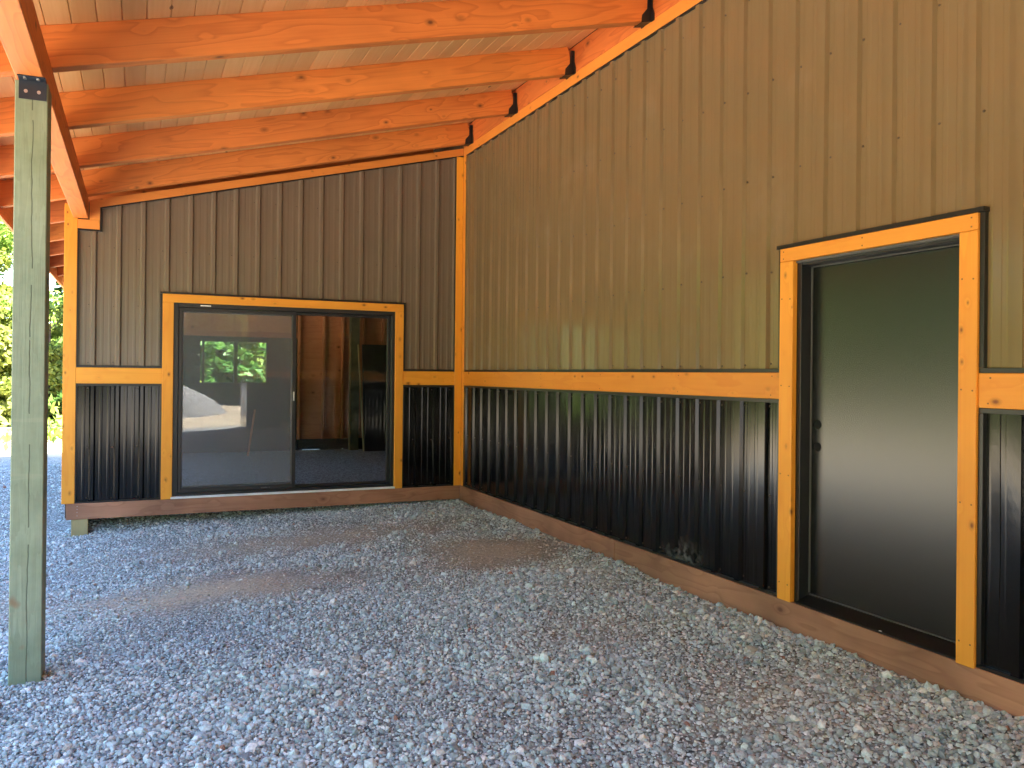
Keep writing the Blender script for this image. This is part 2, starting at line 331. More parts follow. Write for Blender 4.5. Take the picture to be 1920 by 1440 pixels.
def glass_mat(name, refl_boost, tint):
    m, nt, p, nodes, links = newmat(name)
    nodes.remove(p)
    tr = nodes.new('ShaderNodeBsdfTransparent'); tr.inputs['Color'].default_value = (*tint, 1)
    gl = nodes.new('ShaderNodeBsdfGlossy'); gl.inputs['Roughness'].default_value = 0.005
    fr = nodes.new('ShaderNodeFresnel'); fr.inputs['IOR'].default_value = 1.5
    mx = nodes.new('ShaderNodeMixShader')
    links.new(math_n(nodes, links, 'MULTIPLY', fr.outputs[0], refl_boost, clamp=True), mx.inputs[0])
    links.new(tr.outputs[0], mx.inputs[1]); links.new(gl.outputs[0], mx.inputs[2])
    links.new(mx.outputs[0], nodes['Material Output'].inputs['Surface'])
    return m
M['glass'] = glass_mat('window_glass', 0.6, (0.86, 0.89, 0.88))
M['glass_left'] = glass_mat('coated_window_glass', 3.2, (0.85, 0.88, 0.87))
def screen_mat():
    m, nt, p, nodes, links = newmat('insect_screen_mesh')
    p.inputs['Base Color'].default_value = (0.22, 0.24, 0.27, 1); p.inputs['Roughness'].default_value = 0.6
    tr = nodes.new('ShaderNodeBsdfTransparent'); mx = nodes.new('ShaderNodeMixShader'); mx.inputs[0].default_value = 0.22
    links.new(tr.outputs[0], mx.inputs[1]); links.new(p.outputs[0], mx.inputs[2])
    links.new(mx.outputs[0], nodes['Material Output'].inputs['Surface'])
    return m
M['screen'] = screen_mat()

# ------------------------------------------------------------------ object helpers
def props(o, label=None, cat=None, group=None, kind=None):
    if label: o['label'] = label
    if cat: o['category'] = cat
    if group: o['group'] = group
    if kind: o['kind'] = kind
    return o

def thing(name, loc, label, cat, group=None):
    o = bpy.data.objects.new(name, None); COL.objects.link(o); o.location = loc
    o.empty_display_size = 0.2
    return props(o, label, cat, group)

def worldmat(o):
    m = o.matrix_basis.copy()
    while o.parent is not None:
        o = o.parent; m = o.matrix_basis @ m
    return m

def link(o, mat=None, parent=None, M_w=None):
    COL.objects.link(o)
    if mat is not None: o.data.materials.append(mat)
    M_w = M_w if M_w is not None else Matrix.Identity(4)
    if parent is not None:
        o.parent = parent; o.matrix_basis = worldmat(parent).inverted() @ M_w
    else:
        o.matrix_basis = M_w
    return o

def frame(origin, xd, yd):
    x = Vector(xd).normalized(); y = Vector(yd); y = (y - x * y.dot(x)).normalized(); z = x.cross(y)
    m = Matrix.Identity(4)
    for i in range(3):
        m[i][0], m[i][1], m[i][2], m[i][3] = x[i], y[i], z[i], origin[i]
    return m

def boxmesh(name, L, W, T, bev=0.003, cutx=1):
    bm = bmesh.new()
    bmesh.ops.create_cube(bm, size=1)
    for v in bm.verts:
        v.co = Vector(((v.co.x + .5) * L, (v.co.y + .5) * W, (v.co.z + .5) * T))
    if bev > 0:
        b = min(bev, L * .3, W * .3, T * .3)
        bmesh.ops.bevel(bm, geom=bm.edges[:], offset=b, segments=1, affect='EDGES')
    me = bpy.data.meshes.new(name); bm.to_mesh(me); bm.free()
    return me

def board(name, origin, xd, yd, L, W, T, mat, parent=None, bev=0.003):
    """box from origin: L along xd (grain), W along yd, T along xd x yd"""
    return link(bpy.data.objects.new(name, boxmesh(name, L, W, T, bev)), mat, parent, frame(origin, xd, yd))

def boxes(name, lst, mat, parent=None, bev=0.002, origin=None):
    """several boxes (x0,x1,y0,y1,z0,z1) in one mesh"""
    o0 = Vector(origin) if origin else Vector((lst[0][0], lst[0][2], lst[0][4]))
    bm = bmesh.new()
    for (x0, x1, y0, y1, z0, z1) in lst:
        x0, x1 = min(x0, x1), max(x0, x1); y0, y1 = min(y0, y1), max(y0, y1); z0, z1 = min(z0, z1), max(z0, z1)
        t = bmesh.new(); bmesh.ops.create_cube(t, size=1)
        for v in t.verts:
            v.co = Vector((x0 + (v.co.x + .5) * (x1 - x0), y0 + (v.co.y + .5) * (y1 - y0), z0 + (v.co.z + .5) * (z1 - z0))) - o0
        if bev: bmesh.ops.bevel(t, geom=t.edges[:], offset=min(bev, (x1 - x0) * .3, (y1 - y0) * .3, (z1 - z0) * .3), segments=1, affect='EDGES')
        me_ = bpy.data.meshes.new('t'); t.to_mesh(me_); t.free(); bm.from_mesh(me_); bpy.data.meshes.remove(me_)
    me = bpy.data.meshes.new(name); bm.to_mesh(me); bm.free()
    return link(bpy.data.objects.new(name, me), mat, parent, Matrix.Translation(o0))

def prism(name, pts, a, b, axis, mat, parent=None, bev=0.0):
    """polygon extruded along an axis from a to b; pts in the two other axes (cyclic order)"""
    bm = bmesh.new()
    def P(u, v, w):
        return {'x': (w, u, v), 'y': (u, w, v), 'z': (u, v, w)}[axis]
    o0 = Vector(P(pts[0][0], pts[0][1], a))
    lo = [bm.verts.new(Vector(P(u, v, a)) - o0) for u, v in pts]; hi = [bm.verts.new(Vector(P(u, v, b)) - o0) for u, v in pts]
    n = len(pts)
    bm.faces.new(lo); bm.faces.new(hi[::-1])
    for i in range(n): bm.faces.new((lo[i], hi[i], hi[(i + 1) % n], lo[(i + 1) % n]))
    bmesh.ops.recalc_face_normals(bm, faces=bm.faces[:])
    if bev: bmesh.ops.bevel(bm, geom=bm.edges[:], offset=bev, segments=1, affect='EDGES')
    me = bpy.data.meshes.new(name); bm.to_mesh(me); bm.free()
    return link(bpy.data.objects.new(name, me), mat, parent, Matrix.Translation(o0))

def npmesh(name, V, F, mat, parent=None, smooth=False, M_w=None):
    V = np.asarray(V, np.float32); F = np.asarray(F, np.int32); k = F.shape[1]
    me = bpy.data.meshes.new(name)
    me.vertices.add(len(V)); me.vertices.foreach_set('co', V.ravel())
    me.loops.add(F.size); me.loops.foreach_set('vertex_index', F.ravel())
    me.polygons.add(len(F)); me.polygons.foreach_set('loop_start', np.arange(0, F.size, k, dtype=np.int32))
    me.polygons.foreach_set('loop_total', np.full(len(F), k, np.int32))
    me.polygons.foreach_set('use_smooth', np.full(len(F), smooth, bool))
    me.update(calc_edges=True)
    return link(bpy.data.objects.new(name, me), mat, parent, M_w)

# ------------------------------------------------------------------ steel siding
PITCH = 0.2286
def profile(s, phase, fl=.010):
    """height of the panel above its pan at position s"""
    t = ((s - phase) / PITCH + 0.5) % 1.0 - 0.5
    d = abs(t) * PITCH
    h = 0.0
    if d < 0.030: h = 0.0225 * min(1, max(0, (0.030 - d) / fl))
    for c in (PITCH / 3 + 0.004, ):
        e = abs(d - c + 0.002)
        if e < 0.016: h = max(h, 0.0022 * min(1, (0.016 - e) / 0.010))
    return h
def breaks(s0, s1, phase, fl=.010):
    out = [s0, s1]
    k0 = int(math.floor((s0 - phase) / PITCH)) - 1; k1 = int(math.ceil((s1 - phase) / PITCH)) + 1
    c = PITCH / 3 + 0.002
    for k in range(k0, k1 + 1):
        b = phase + k * PITCH
        for d in (-0.030, -0.030 + fl, 0.030 - fl, 0.030, c - .016, c - .009, c + .009, c + .016, -c - .016, -c - .009, -c + .009, -c + .016):
            s = b + d
            if s0 < s < s1: out.append(s)
    return sorted(out)

def siding(name, wall, segs, phase, mat, parent, base=0.028, warp=None):
    """wall 'A': s = x, faces -y ; wall 'B': s = y, faces -x. segs: (s0, s1, zb, zt) with zb/zt numbers or functions"""
    V = []; F = []
    for (s0, s1, zb, zt) in segs:
        fl = .015 if wall == 'A' else .010; ss = breaks(s0, s1, phase, fl)
        i0 = len(V); nz = 17
        for s in ss:
            b = zb(s) if callable(zb) else zb; t = zt(s) if callable(zt) else zt
            h = profile(s, phase, fl)
            for k in range(nz):
                z = b + (t - b) * k / (nz - 1)
                w = 0.0014 * math.sin(s * 2.9 + z * 1.1) + 0.0016 * math.sin(s * 8.1 - z * 0.9 + 1.4 * math.sin(s * 1.9)) + 0.0003 * math.sin(s * 23 + z * 1.9) + (warp(s, z) if warp else 0)
                d = base - h + w
                V.append((s, d, z) if wall == 'A' else (d, s, z))
        for i in range(len(ss) - 1):
            for k in range(nz - 1):
                a = i0 + i * nz + k; b_ = a + nz
                F.append((a, b_, b_ + 1, a + 1) if wall == 'A' else (a, a + 1, b_ + 1, b_))
    V = np.array(V, np.float32); o0 = V[0].copy(); V -= o0
    return npmesh(name, V, F, mat, parent, False, Matrix.Translation(Vector([float(q) for q in o0])))

def screws(name, pts, wall, mat, parent, depth, r=0.0075):
    V = []; F = []
    for (s, z, h) in pts:
        i0 = len(V); n = 6
        for ring, (rr, dd) in enumerate(((r, depth - h + .001), (r * .8, depth - h - .004))):
            for k in range(n):
                a = 2 * math.pi * k / n
                u, w = s + rr * math.cos(a), z + rr * math.sin(a)
                V.append((u, dd, w) if wall == 'A' else (dd, u, w))
        for k in range(n):
            F.append((i0 + k, i0 + (k + 1) % n, i0 + n + (k + 1) % n, i0 + n + k))
        F.append((i0 + n, i0 + n + 1, i0 + n + 2, i0 + n + 3)); F.append((i0 + n + 3, i0 + n + 4, i0 + n + 5, i0 + n))
    V = np.array(V, np.float32); o0 = V[0].copy()
    o = npmesh(name, V - o0, F, mat, parent, False, Matrix.Translation(Vector([float(q) for q in o0])))
    if len(pts) > 100: o['kind'] = 'stuff'
    return o

# ------------------------------------------------------------------ dimensions (metres; inner corner of the two walls at x=0,y=0; z=0 top of skirt board)
YEND, YFAR = -14.6, 7.1
zbt, zbb = 1.3617, 1.2010
yD0, yD1, yDi0, yDi1, zD, zDi = -5.2906, -6.5546, -5.397, -6.4623, 2.106, 2.026
xL, xPL = -4.127, -4.244
xW0, xW1, zW, zWi = -3.3305, -0.7283, 2.1368, 2.05
xWi0, xWi1 = -3.223, -0.826
PHB = -4.4479; PHA = -1.2341 + 0.0
zLT, zLB = 4.045, 3.948
J = 0.024  # visible black J channel
roofz = lambda x: 4.045 + 0.25 * x      # underside of the rafters
X, Y, Z = (1, 0, 0), (0, 1, 0), (0, 0, 1)

# ------------------------------------------------------------------ MAIN BUILDING (wall B)
mb = thing('main_building', (0.5, -6, -0.3), 'long bronze metal-sided building wall with black wainscot, holding the entry door', 'building')
upB = [(yD0 + J, -0.014, zbt + J, zLB - 0.012), (yD1 - J, yD0 + J, zD + J, zLB - 0.012), (YEND + .02, yD1 - J, zbt + J, zLB - 0.012)]
siding('upper_siding', 'B', upB, PHB, M['siding'], mb)
def warpB(s, z):
    e = s - (yD1 - 0.075)
    return 0.0 if e < -0.12 or e > 0.1 else 0.010 * math.exp(-((z - 0.55) / 0.35) ** 2) * max(0, 1 - abs(e) / 0.12)
siding('lower_siding', 'B', [(yD0 + J, -0.014, 0.012, zbb - J), (YEND + .02, yD1 - J, 0.012, zbb - J)], PHB, M['black'], mb, warp=warpB)
# belt boards, ledger trim, skirt, corner trim
def bboard(name, y0, y1, z0, z1, mat, x=0.0, t=0.026, parent=mb, bev=0.003):
    # grain along -y ; W up ; T toward -x... thickness goes from x to x+t
    return board(name, (x + t, y1, z0), (0, -1, 0), (0, 0, 1), y1 - y0, z1 - z0, t, mat, parent, bev)
bboard('belt_board', yD0 + .001, -0.076, zbb, zbt, M['trim'])
bboard('belt_board', YEND, yD1 - .001, zbb, zbt, M['trim'])
bboard('ledger_trim_board', YEND, -0.002, zLB, zLT, M['trim_orange'], t=0.036)
bboard('skirt_board', -3.45, -0.004, -0.46, 0.0, M['skirt'], x=-0.006, t=0.04)
bboard('skirt_board', -7.02, -3.453, -0.46, 0.0, M['skirt'], x=-0.004, t=0.04)
bboard('skirt_board', YEND, -7.023, -0.46, 0.0, M['skirt'], x=-0.006, t=0.04)
board('corner_trim', (0.026, -0.075, 0.0), Z, (0, 1, 0), zLB - .001, 0.0735, 0.026, M['trim'], mb)  # T along z x y = -x
# black J channels on wall B
jl = []
for (a, b) in ((yD0 + .001, -0.076), (YEND, yD1 - .001)):
    jl += [(0.004, 0.03, a, b, zbt + .001, zbt + J), (0.004, 0.03, a, b, zbb - J, zbb - .001), (0.002, 0.03, a, b, 0.001, 0.016)]
jl += [(0.004, 0.03, YEND, -0.003, zLB - 0.013, zLB - .001)]
jl += [(0.003, 0.031, yD0 + .001, yD0 + J, 0.017, zbb - J - .001), (0.003, 0.031, yD0 + .001, yD0 + J, zbt + J + .001, zD)]
jl += [(0.003, 0.031, yD1 - J, yD1 - .001, 0.017, zbb - J - .001), (0.003, 0.031, yD1 - J, yD1 - .001, zbt + J + .001, zD)]
jl += [(-0.012, 0.031, yD1 - J - .006, yD0 + J + .006, zD + .001, zD + J)]
jl += [(0.004, 0.031, -0.091, -0.0765, 0.017, zbb - J - .001), (0.004, 0.031, -0.091, -0.0765, zbt + J + .001, zLB - .023)]
boxes('channel_trim', jl, M['blacktrim'], mb, bev=0.001)
pts = []
k = int((YEND - PHB) / PITCH)
for i in range(-60, 40):
    yb = PHB + i * PITCH + 0.045 * -1
    if not (-9.2 < yb < -0.06): continue
    indoor = (yD1 - J - .01) < yb < (yD0 + J + .01)
    for z in (1.405, 1.99, 2.58, 3.17, 3.77):
        if indoor and z < zD + .05: continue
        if z == 3.77 and yb > -1.5 and False: continue
        pts.append((yb + rnd.uniform(-.004, .004), z + rnd.uniform(-.012, .012), 0.0))
    if not indoor:
        for z in (1.15, 0.6, 0.045):
            pts.append((yb + rnd.uniform(-.004, .004), z + rnd.uniform(-.01, .01), 0.0))
screws('screw_heads', pts, 'B', M['screw'], mb, 0.028)
# wall core, upper wall above the porch roof, main roof, rear walls (block the sky)
boxes('wall_core', [(0.06, 0.16, YEND, yDi1 - .03, -0.45, 5.3), (0.06, 0.16, yDi0 + .03, -.002, -0.45, 5.3), (0.06, 0.16, yDi1 - .03, yDi0 + .03, 2.06, 5.3),
                    (0.06, 0.16, 0.0, 7.1, 2.9, 5.3), (0.06, 11, YEND - .1, YEND, -.45, 5.3), (10.9, 11, YEND, YFAR, -.45, 5.3), (3.2, 11, YFAR, YFAR + .1, -.45, 5.3),
                    (3.2, 3.3, 0.1, 7.1, -.45, 5.3), (0.16, 3.3, -.1, .0, -.45, 5.3)], M['core'], mb, bev=0)
prism('main_roof', [(-0.45, 5.25), (5.5, 6.8), (11.5, 5.25), (11.5, 5.37), (5.5, 6.92), (-0.45, 5.37)], YEND - .5, YFAR + .6, 'y', M['roofsheet'], mb)
prism('gable_wall', [(0.06, 5.3), (5.5, 6.78), (10.9, 5.3)], YEND - .1, YEND, 'y', M['siding'], mb)
prism('gable_wall', [(0.06, 5.3), (5.5, 6.78), (10.9, 5.3)], YFAR, YFAR + .1, 'y', M['siding'], mb)
# short projecting bay at the far end of the porch (seen only mirrored in the glass)
boxes('bay_wall', [(-0.9, 0.05, -14.5, -13.1, zbt, 4.0)], M['siding'], mb)
boxes('bay_belt_board', [(-0.92, 0.05, -14.5, -13.08, zbb, zbt)], M['trim'], mb)
boxes('bay_wainscot', [(-0.9, 0.05, -14.5, -13.1, -0.4, zbb)], M['black'], mb)

# ------------------------------------------------------------------ STORAGE ROOM (wall A)
sr = thing('storage_room', (-2.06, 0.05, -0.3), 'bronze and black metal-sided end wall closing the porch, glass slider set in it', 'storage room')
rk = lambda x: 3.960 + 0.25 * x          # bottom of rake board
topA = lambda x: rk(x) - 0.012 if x > -3.925 else 2.745
segs = [(xL + .012, -3.925, zbt + J, 2.742), (-3.9249, xW0 - J, zbt + J, topA), (xW0 - J, xW1 + J, zW + J, topA), (xW1 + J, -0.012, zbt + J, topA)]
siding('upper_siding', 'A', segs, PHA, M['siding_a'], sr)
siding('lower_siding', 'A', [(xL + .012, xW0 - .006, 0.012, zbb - J), (xW1 + .006, -0.012, 0.012, zbb - J)], PHA, M['black'], sr)
def aboard(name, x0, x1, z0, z1, mat, y=0.0, t=0.026, parent=sr, bev=0.003):
    return board(name, (x0, y + t, z0), (1, 0, 0), (0, 0, 1), x1 - x0, z1 - z0, t, mat, parent, bev)   # T along x cross z = -y
def aboardv(name, x0, x1, z0, z1, mat, y=0.0, t=0.026, parent=sr, bev=0.003):
    return board(name, (x1, y + t, z0), (0, 0, 1), (-1, 0, 0), z1 - z0, x1 - x0, t, mat, parent, bev)   # z cross -x = -y
aboard('belt_board', xL + .001, xW0 - .001, zbb, zbt, M['trim'])
aboard('belt_board', xW1 + .001, -0.086, zbb, zbt, M['trim'])
aboardv('corner_trim', xPL, xL, 0.0, 2.99, M['trim'], t=0.03)
aboardv('corner_trim', -0.085, 0.0, 0.0, zLB - .012, M['trim'], y=-0.002)
board('corner_trim', (xPL + .026, 0.031, 0.0), Z, (0, 1, 0), 2.95, 0.1, 0.026, M['trim'], sr)
# rake board following the roof and the stepped trim under the beam end
prism('rake_board', [(-3.927, rk(-3.927)), (-0.001, rk(-0.001)), (-0.001, roofz(0) - .002), (-4.02, roofz(-4.02) - .002), (-4.02, 2.862), (-3.927, 2.862)], -0.001, 0.03, 'y', M['trim_orange'], sr)
board('beam_end_trim', (xL + .001, 0.024, 2.7525), X, Z, 0.20 - .001, 0.092, 0.026, M['trim_orange'], sr)
prism('beam_end_trim', [(-4.02, 2.846), (-3.927, 2.846), (-3.927, 2.861), (-4.02, 2.861)], 0.0, 0.03, 'y', M['trim_orange'], sr)
aboard('skirt_board', -4.200, -0.006, -0.160, -0.0005, M['skirt'], y=-0.004, t=0.045)
for z in (-0.125, -0.09, -.06, -.03): boxes('nail_head', [(-4.105, -4.099, -0.006, -.001, z, z + .006)], M['bolt'], sr, bev=0)
# support block in raw lumber under the left end
board('support_block', (-4.155, -0.002 + .12, -0.33 - .25), Z, (0, -1, 0), 0.169 + .25, .118, 0.151, M['tan_wood'], sr)
jl = []
for (a, b) in ((xL + .001, xW0 - .001), (xW1 + .001, -0.086)):
    jl += [(a, b, 0.004, 0.03, zbt + .001, zbt + J), (a, b, 0.004, 0.03, zbb - J, zbb - .001), (a, b, 0.002, 0.03, 0.0005, 0.016)]
    jl += [(a, a + .012, 0.004, 0.031, 0.017, zbb - J - .001), (b - .012, b, 0.004, 0.031, 0.017, zbb - J - .001)]
jl += [(xL + .001, xL + .016, 0.004, 0.031, zbt + J + .001, 2.73), (xW0 - J, xW0 - .001, 0.003, 0.031, zbt + J + .001, zW), (xW1 + .001, xW1 + J, 0.003, 0.031, zbt + J + .001, zW),
       (-.101, -.087, 0.004, 0.031, zbt + J + .001, 3.915), (xW0 - J, xW1 + J, -0.006, 0.031, zW + .001, zW + .020), (xL + .001, -3.927, 0.003, 0.031, 2.732, 2.7515)]
jl += [(-3.926, -3.905, 0.003, 0.031, 2.732, rk(-3.926) - .002)]
boxes('channel_trim', jl, M['blacktrim'], sr, bev=0.001)
prism('rake_channel_trim', [(-3.926, rk(-3.926) - .015), (-.087, rk(-.087) - .015), (-.087, rk(-.087) - .001), (-3.926, rk(-3.926) - .001)], 0.003, 0.031, 'y', M['blacktrim'], sr)
pts = []
for i in range(-25, 10):
    xb = PHA + i * PITCH - 0.045
    if not (xL + .04 < xb < -0.05): continue
    inw = xW0 - .04 < xb < xW1 + .04
    if not inw:
        for z in (1.15, 0.56, 0.045, 1.41, 1.99): pts.append((xb, z + rnd.uniform(-.008, .008), 0))
    pts.append((xb, 2.58, 0))
    if rk(xb) > 3.25: pts.append((xb, 3.17, 0))
pts = [q for q in pts if q[1] < rk(q[0]) - .06]
screws('screw_heads', pts, 'A', M['screw'], sr, 0.028)
# wall core round the slider, side wall, far wall with window, floor frame
def corebox(x0, x1, z0, ztf): return [(x0, z0), (x1, z0), (x1, ztf(x1)), (x0, ztf(x0))]
rz = lambda x: roofz(x) - .003
prism('wall_core', corebox(xPL + .03, xW0 + .02, -0.15, rz), 0.05, 0.14, 'y', M['core'], sr)
prism('wall_core', corebox(xW1 - .02, -.001, -0.15, rz), 0.05, 0.14, 'y', M['core'], sr)
prism('wall_core', corebox(xW0 + .02, xW1 - .02, zWi + .04, rz), 0.05, 0.14, 'y', M['core'], sr)
boxes('side_wall', [(xPL + .03, xPL + .12, .142, 1.6, -.165, 2.98), (xPL + .03, xPL + .12, 5.8, 7.1, -.45, 2.98), (xPL + .03, xPL + .12, 2.0, 5.8, 2.5, 2.98), (xPL + .03, xPL + .12, 1.6, 5.8, -.45, 0.6), (xPL + .03, xPL + .12, 1.6, 2.0, .6, 2.98)], M['siding_a'], sr, bev=0)  # unseen opening added in this wall to let yard light into the room
# far wall (y = 7): window opening x -2.497..-1.258, z 1.106..1.925
wx0, wx1, wz0, wz1 = -2.50, -1.255, 1.10, 1.93
prism('far_wall', corebox(-4.12, wx0, -0.35, rz), 7.0, 7.09, 'y', M['dark_wall'], sr)
boxes('far_wall', [(wx0, wx1, 7.0, 7.09, -0.35, wz0), (wx0, wx1, 7.0, 7.09, wz1, 2.6), (wx1, -0.70, 7.0, 7.09, -.35, 2.6)], M['dark_wall'], sr, bev=0)
prism('far_wall', [(-4.0, 2.6), (-0.70, 2.6), (-.7, rz(-.7)), (-4.0, rz(-4.0))], 7.0, 7.09, 'y', M['stud'], sr)
board('header_board', (-4.1, 6.99, 2.0), X, Z, 3.42, 0.10, 0.035, M['stud'], sr)
boxes('far_wall_sheathing', [(-0.70, 3.2, 7.02, 7.09, -0.08, 4.0)], M['stud'], sr, bev=0)
boxes('far_wall_sill', [(-0.70, 3.2, 6.93, 7.01, -0.165, 0.03), (-.7, -.6, 6.93, 7.01, -.35, -.166), (-.25, .18, 6.93, 7.01, -.35, -.166), (.22, .40, 6.93, 7.01, -.35, -.166), (.47, 3.2, 6.93, 7.01, -.35, -.166)], M['dark_wall'], sr)
boxes('far_wall_top_panel', [(-4.1, -0.72, 6.975, 6.998, 2.102, 2.75)], M['stud'], sr)
for x in (-4.05, -3.5, -3.1, -2.7, -2.3, -1.9, -1.5, -1.1):
    board('stud', (x, 6.972, 2.104), Z, X, 0.6, 0.038, 0.05, M['stud'], sr)
for x in (-0.70, -0.22, 0.16, 0.62, 1.0, 1.4, 1.9, 2.4, 2.9):
    board('stud', (x, 6.93, 0.03), Z, X, 3.4, 0.045, -0.09 + .18, M['stud'], sr)
boxes('inner_post', [(0.29, 0.46, 6.70, 6.86, -0.30, 3.9)], plain('dark_mossy_timber', (0.10, 0.10, 0.06), .9, noise=.4), sr)
# far window: dark frame, two mullions
fw = boxes('far_window', [(wx0, wx1, 6.985, 7.10, wz0, wz0 + .03), (wx0, wx1, 6.985, 7.10, wz1 - .03, wz1), (wx0, wx0 + .012, 6.985, 7.10, wz0 + .03, wz1 - .03),
                          (wx1 - .03, wx1, 6.985, 7.10, wz0 + .03, wz1 - .03), (-1.885, -1.82, 6.985, 7.10, wz0 + .03, wz1 - .03), (-2.455, -2.415, 6.985, 7.10, wz0 + .03, wz1 - .03)], M['vinyl'], sr)
boxes('pane', [(wx0 + .012, wx1 - .03, 7.045, 7.050, wz0 + .03, wz1 - .03)], M['glass'], fw, bev=0)

# things leaning indoors
dp = thing('door_panel', (0.8, 6.5, -0.25), 'dark unhung door panel leaning indoors at the right, behind the sliding glass', 'door panel')
board('panel', (1.26, 6.42, -0.245), (0.0, 0.13, 1), (-1, 0, 0), 2.16, 0.76, 0.045, plain('navy_black_panel', (0.008, 0.009, 0.014), 0.4), dp)
board('edge_strip', (0.498, 6.42, -0.245), (-0.03, 0.13, 1), (-1, 0, 0), 2.16, 0.02, 0.045, M['tan_wood'], dp)
pk = thing('leaning_plank', (-1.4, 6.0, -0.25), 'thin board propped against the indoor wall right under the far window', 'plank')
board('plank', (-1.75, 6.1, -0.25), (0.22, 0.6, 1), (1, 0, 0), 1.05, 0.035, 0.02, M['stud'], pk)

# ------------------------------------------------------------------ ENTRY DOOR
ed = thing('entry_door', (0.08, -5.93, 0.0), 'smooth black entry door without a handle, framed in honey wood, in the right wall', 'door')
sx = 0.105
slab = boxes('slab', [(sx, sx + .045, -6.395 - .08, -5.437, 0.055, 1.985)], M['door'], ed, bev=0.004)
def disc(name, x, y, z, r, mat, parent, t=0.002, n=24):
    pts = [(y + r * math.cos(2 * math.pi * k / n), z + r * math.sin(2 * math.pi * k / n)) for k in range(n)]
    return prism(name, pts, x - t, x + .001, 'x', mat, parent)
for z in (1.058, 0.926): disc('bore_hole', sx, -5.487, z, 0.027, M['hole'], slab)
jm = boxes('jamb', [(0.027, 0.20, yDi0 - .030, yDi0 - .001, 0.0, 2.025), (0.027, 0.20, yDi1 + .001, yDi1 + .0, 0.0, 2.025) if False else (0.027, 0.20, yDi1 - .03, yDi1 + .003, 0.0, 2.025),
                    (0.030, 0.20, yDi1 + .003, yDi0 - .031, 1.995, 2.024), (sx - .003 + .05, .2, yDi0 - .05, yDi0 - .031, 0.02, 1.994)], M['vinyl'], ed)
boxes('weather_strip', [(sx - .004, sx + .01, yDi0 - .0385, yDi0 - .031, 0.06, 1.99), (sx - .003, sx + .01, yDi1 + .003, yDi0 - .04, 1.987, 1.9935)], M['silver'], ed, bev=.001)
boxes('door_sweep', [(sx - .006, sx + .01, yDi1 + .003, yDi0 - .04, 0.048, 0.054)], M['silver'], ed, bev=.001)
boxes('head_drip', [(0.012, 0.03, yDi1, yDi0 - .001, 2.012, 2.0255)], M['silver'], ed, bev=.001)
sl = prism('sill', [(0.004, -0.0), (0.2, 0.0), (0.2, 0.04), (sx - .01, 0.036), (0.004, 0.008)], yDi1 + .001, yDi0 - .031, 'y', M['blacktrim'], ed) if False else None
bm = bmesh.new()
ya, yb = yDi1 - .02, yDi0 - .0305
prof = [(0.002, 0.0005), (0.2, 0.0005), (0.2, 0.045), (sx - .008, 0.043), (0.002, 0.010)]
me = bpy.data.meshes.new('sill')
va = [bm.verts.new((x, ya, z)) for x, z in prof]; vb = [bm.verts.new((x, yb, z)) for x, z in prof]
bm.faces.new(va); bm.faces.new(vb[::-1])
for i in range(5): bm.faces.new((va[i], vb[i], vb[(i + 1) % 5], va[(i + 1) % 5]))
bmesh.ops.recalc_face_normals(bm, faces=bm.faces[:]); bm.to_mesh(me); bm.free()
link(bpy.data.objects.new('sill', me), M['blacktrim'], ed)
boxes('sill_chip', [(0.004, 0.014, -6.03, -6.015, 0.011, 0.014)], M['white'], ed, bev=0)
board('side_casing', (0.028, yD0, 0.0), Z, (0, -1, 0), zDi - .0005, yD0 - yDi0, -0.028 + .056, M['trim'], ed) if False else None
def casingB(y0, y1, z0, z1, horiz, x=-0.001, t=0.028):
    if horiz: return board('casing', (x + t, y1, z0), (0, -1, 0), (0, 0, 1), y1 - y0, z1 - z0, t, M['trim'], ed)
    return board('casing', (x + t, y0, z0), Z, (0, 1, 0), z1 - z0, y1 - y0, t, M['trim'], ed)
casingB(yDi0, yD0, 0.0, zDi - .001, False, x=-0.012, t=0.038); casingB(yD1, yDi1, -0.006, zDi - .001, False, x=-0.012, t=0.038); casingB(yD1, yD0, zDi, zD, True, x=-0.012, t=0.038)

nl = []
def nailB(lst, y, z, x, r=.0035):
    lst.append((x - .0015, x + .001, y - r, y + r, z - r, z + r))
for (ya_, yb_) in ((yDi0 + .02, yD0 - .02), (yD1 + .018, yDi1 - .018)):
    for z in (0.10, 0.75, 1.28, 1.80):
        nailB(nl, ya_, z, -.012); nailB(nl, yb_, z + .004, -.012)
for y in (yD0 - .03, -5.9, yD1 + .03): nailB(nl, y, zD - .02, -.012); nailB(nl, y, zDi + .018, -.012)
for b_ in nl: boxes('nail_head', [b_], M['nailmark'], ed, bev=0)
nl = []
for y in (-0.09, -1.0, -2.1, -3.2, -4.28, -5.22, yD1 - .06, -7.9): nailB(nl, y, zbt - .022, 0.0); nailB(nl, y + .01, zbb + .022, 0.0)
for b_ in nl: boxes('nail_head', [b_], M['nailmark'], mb, bev=0)
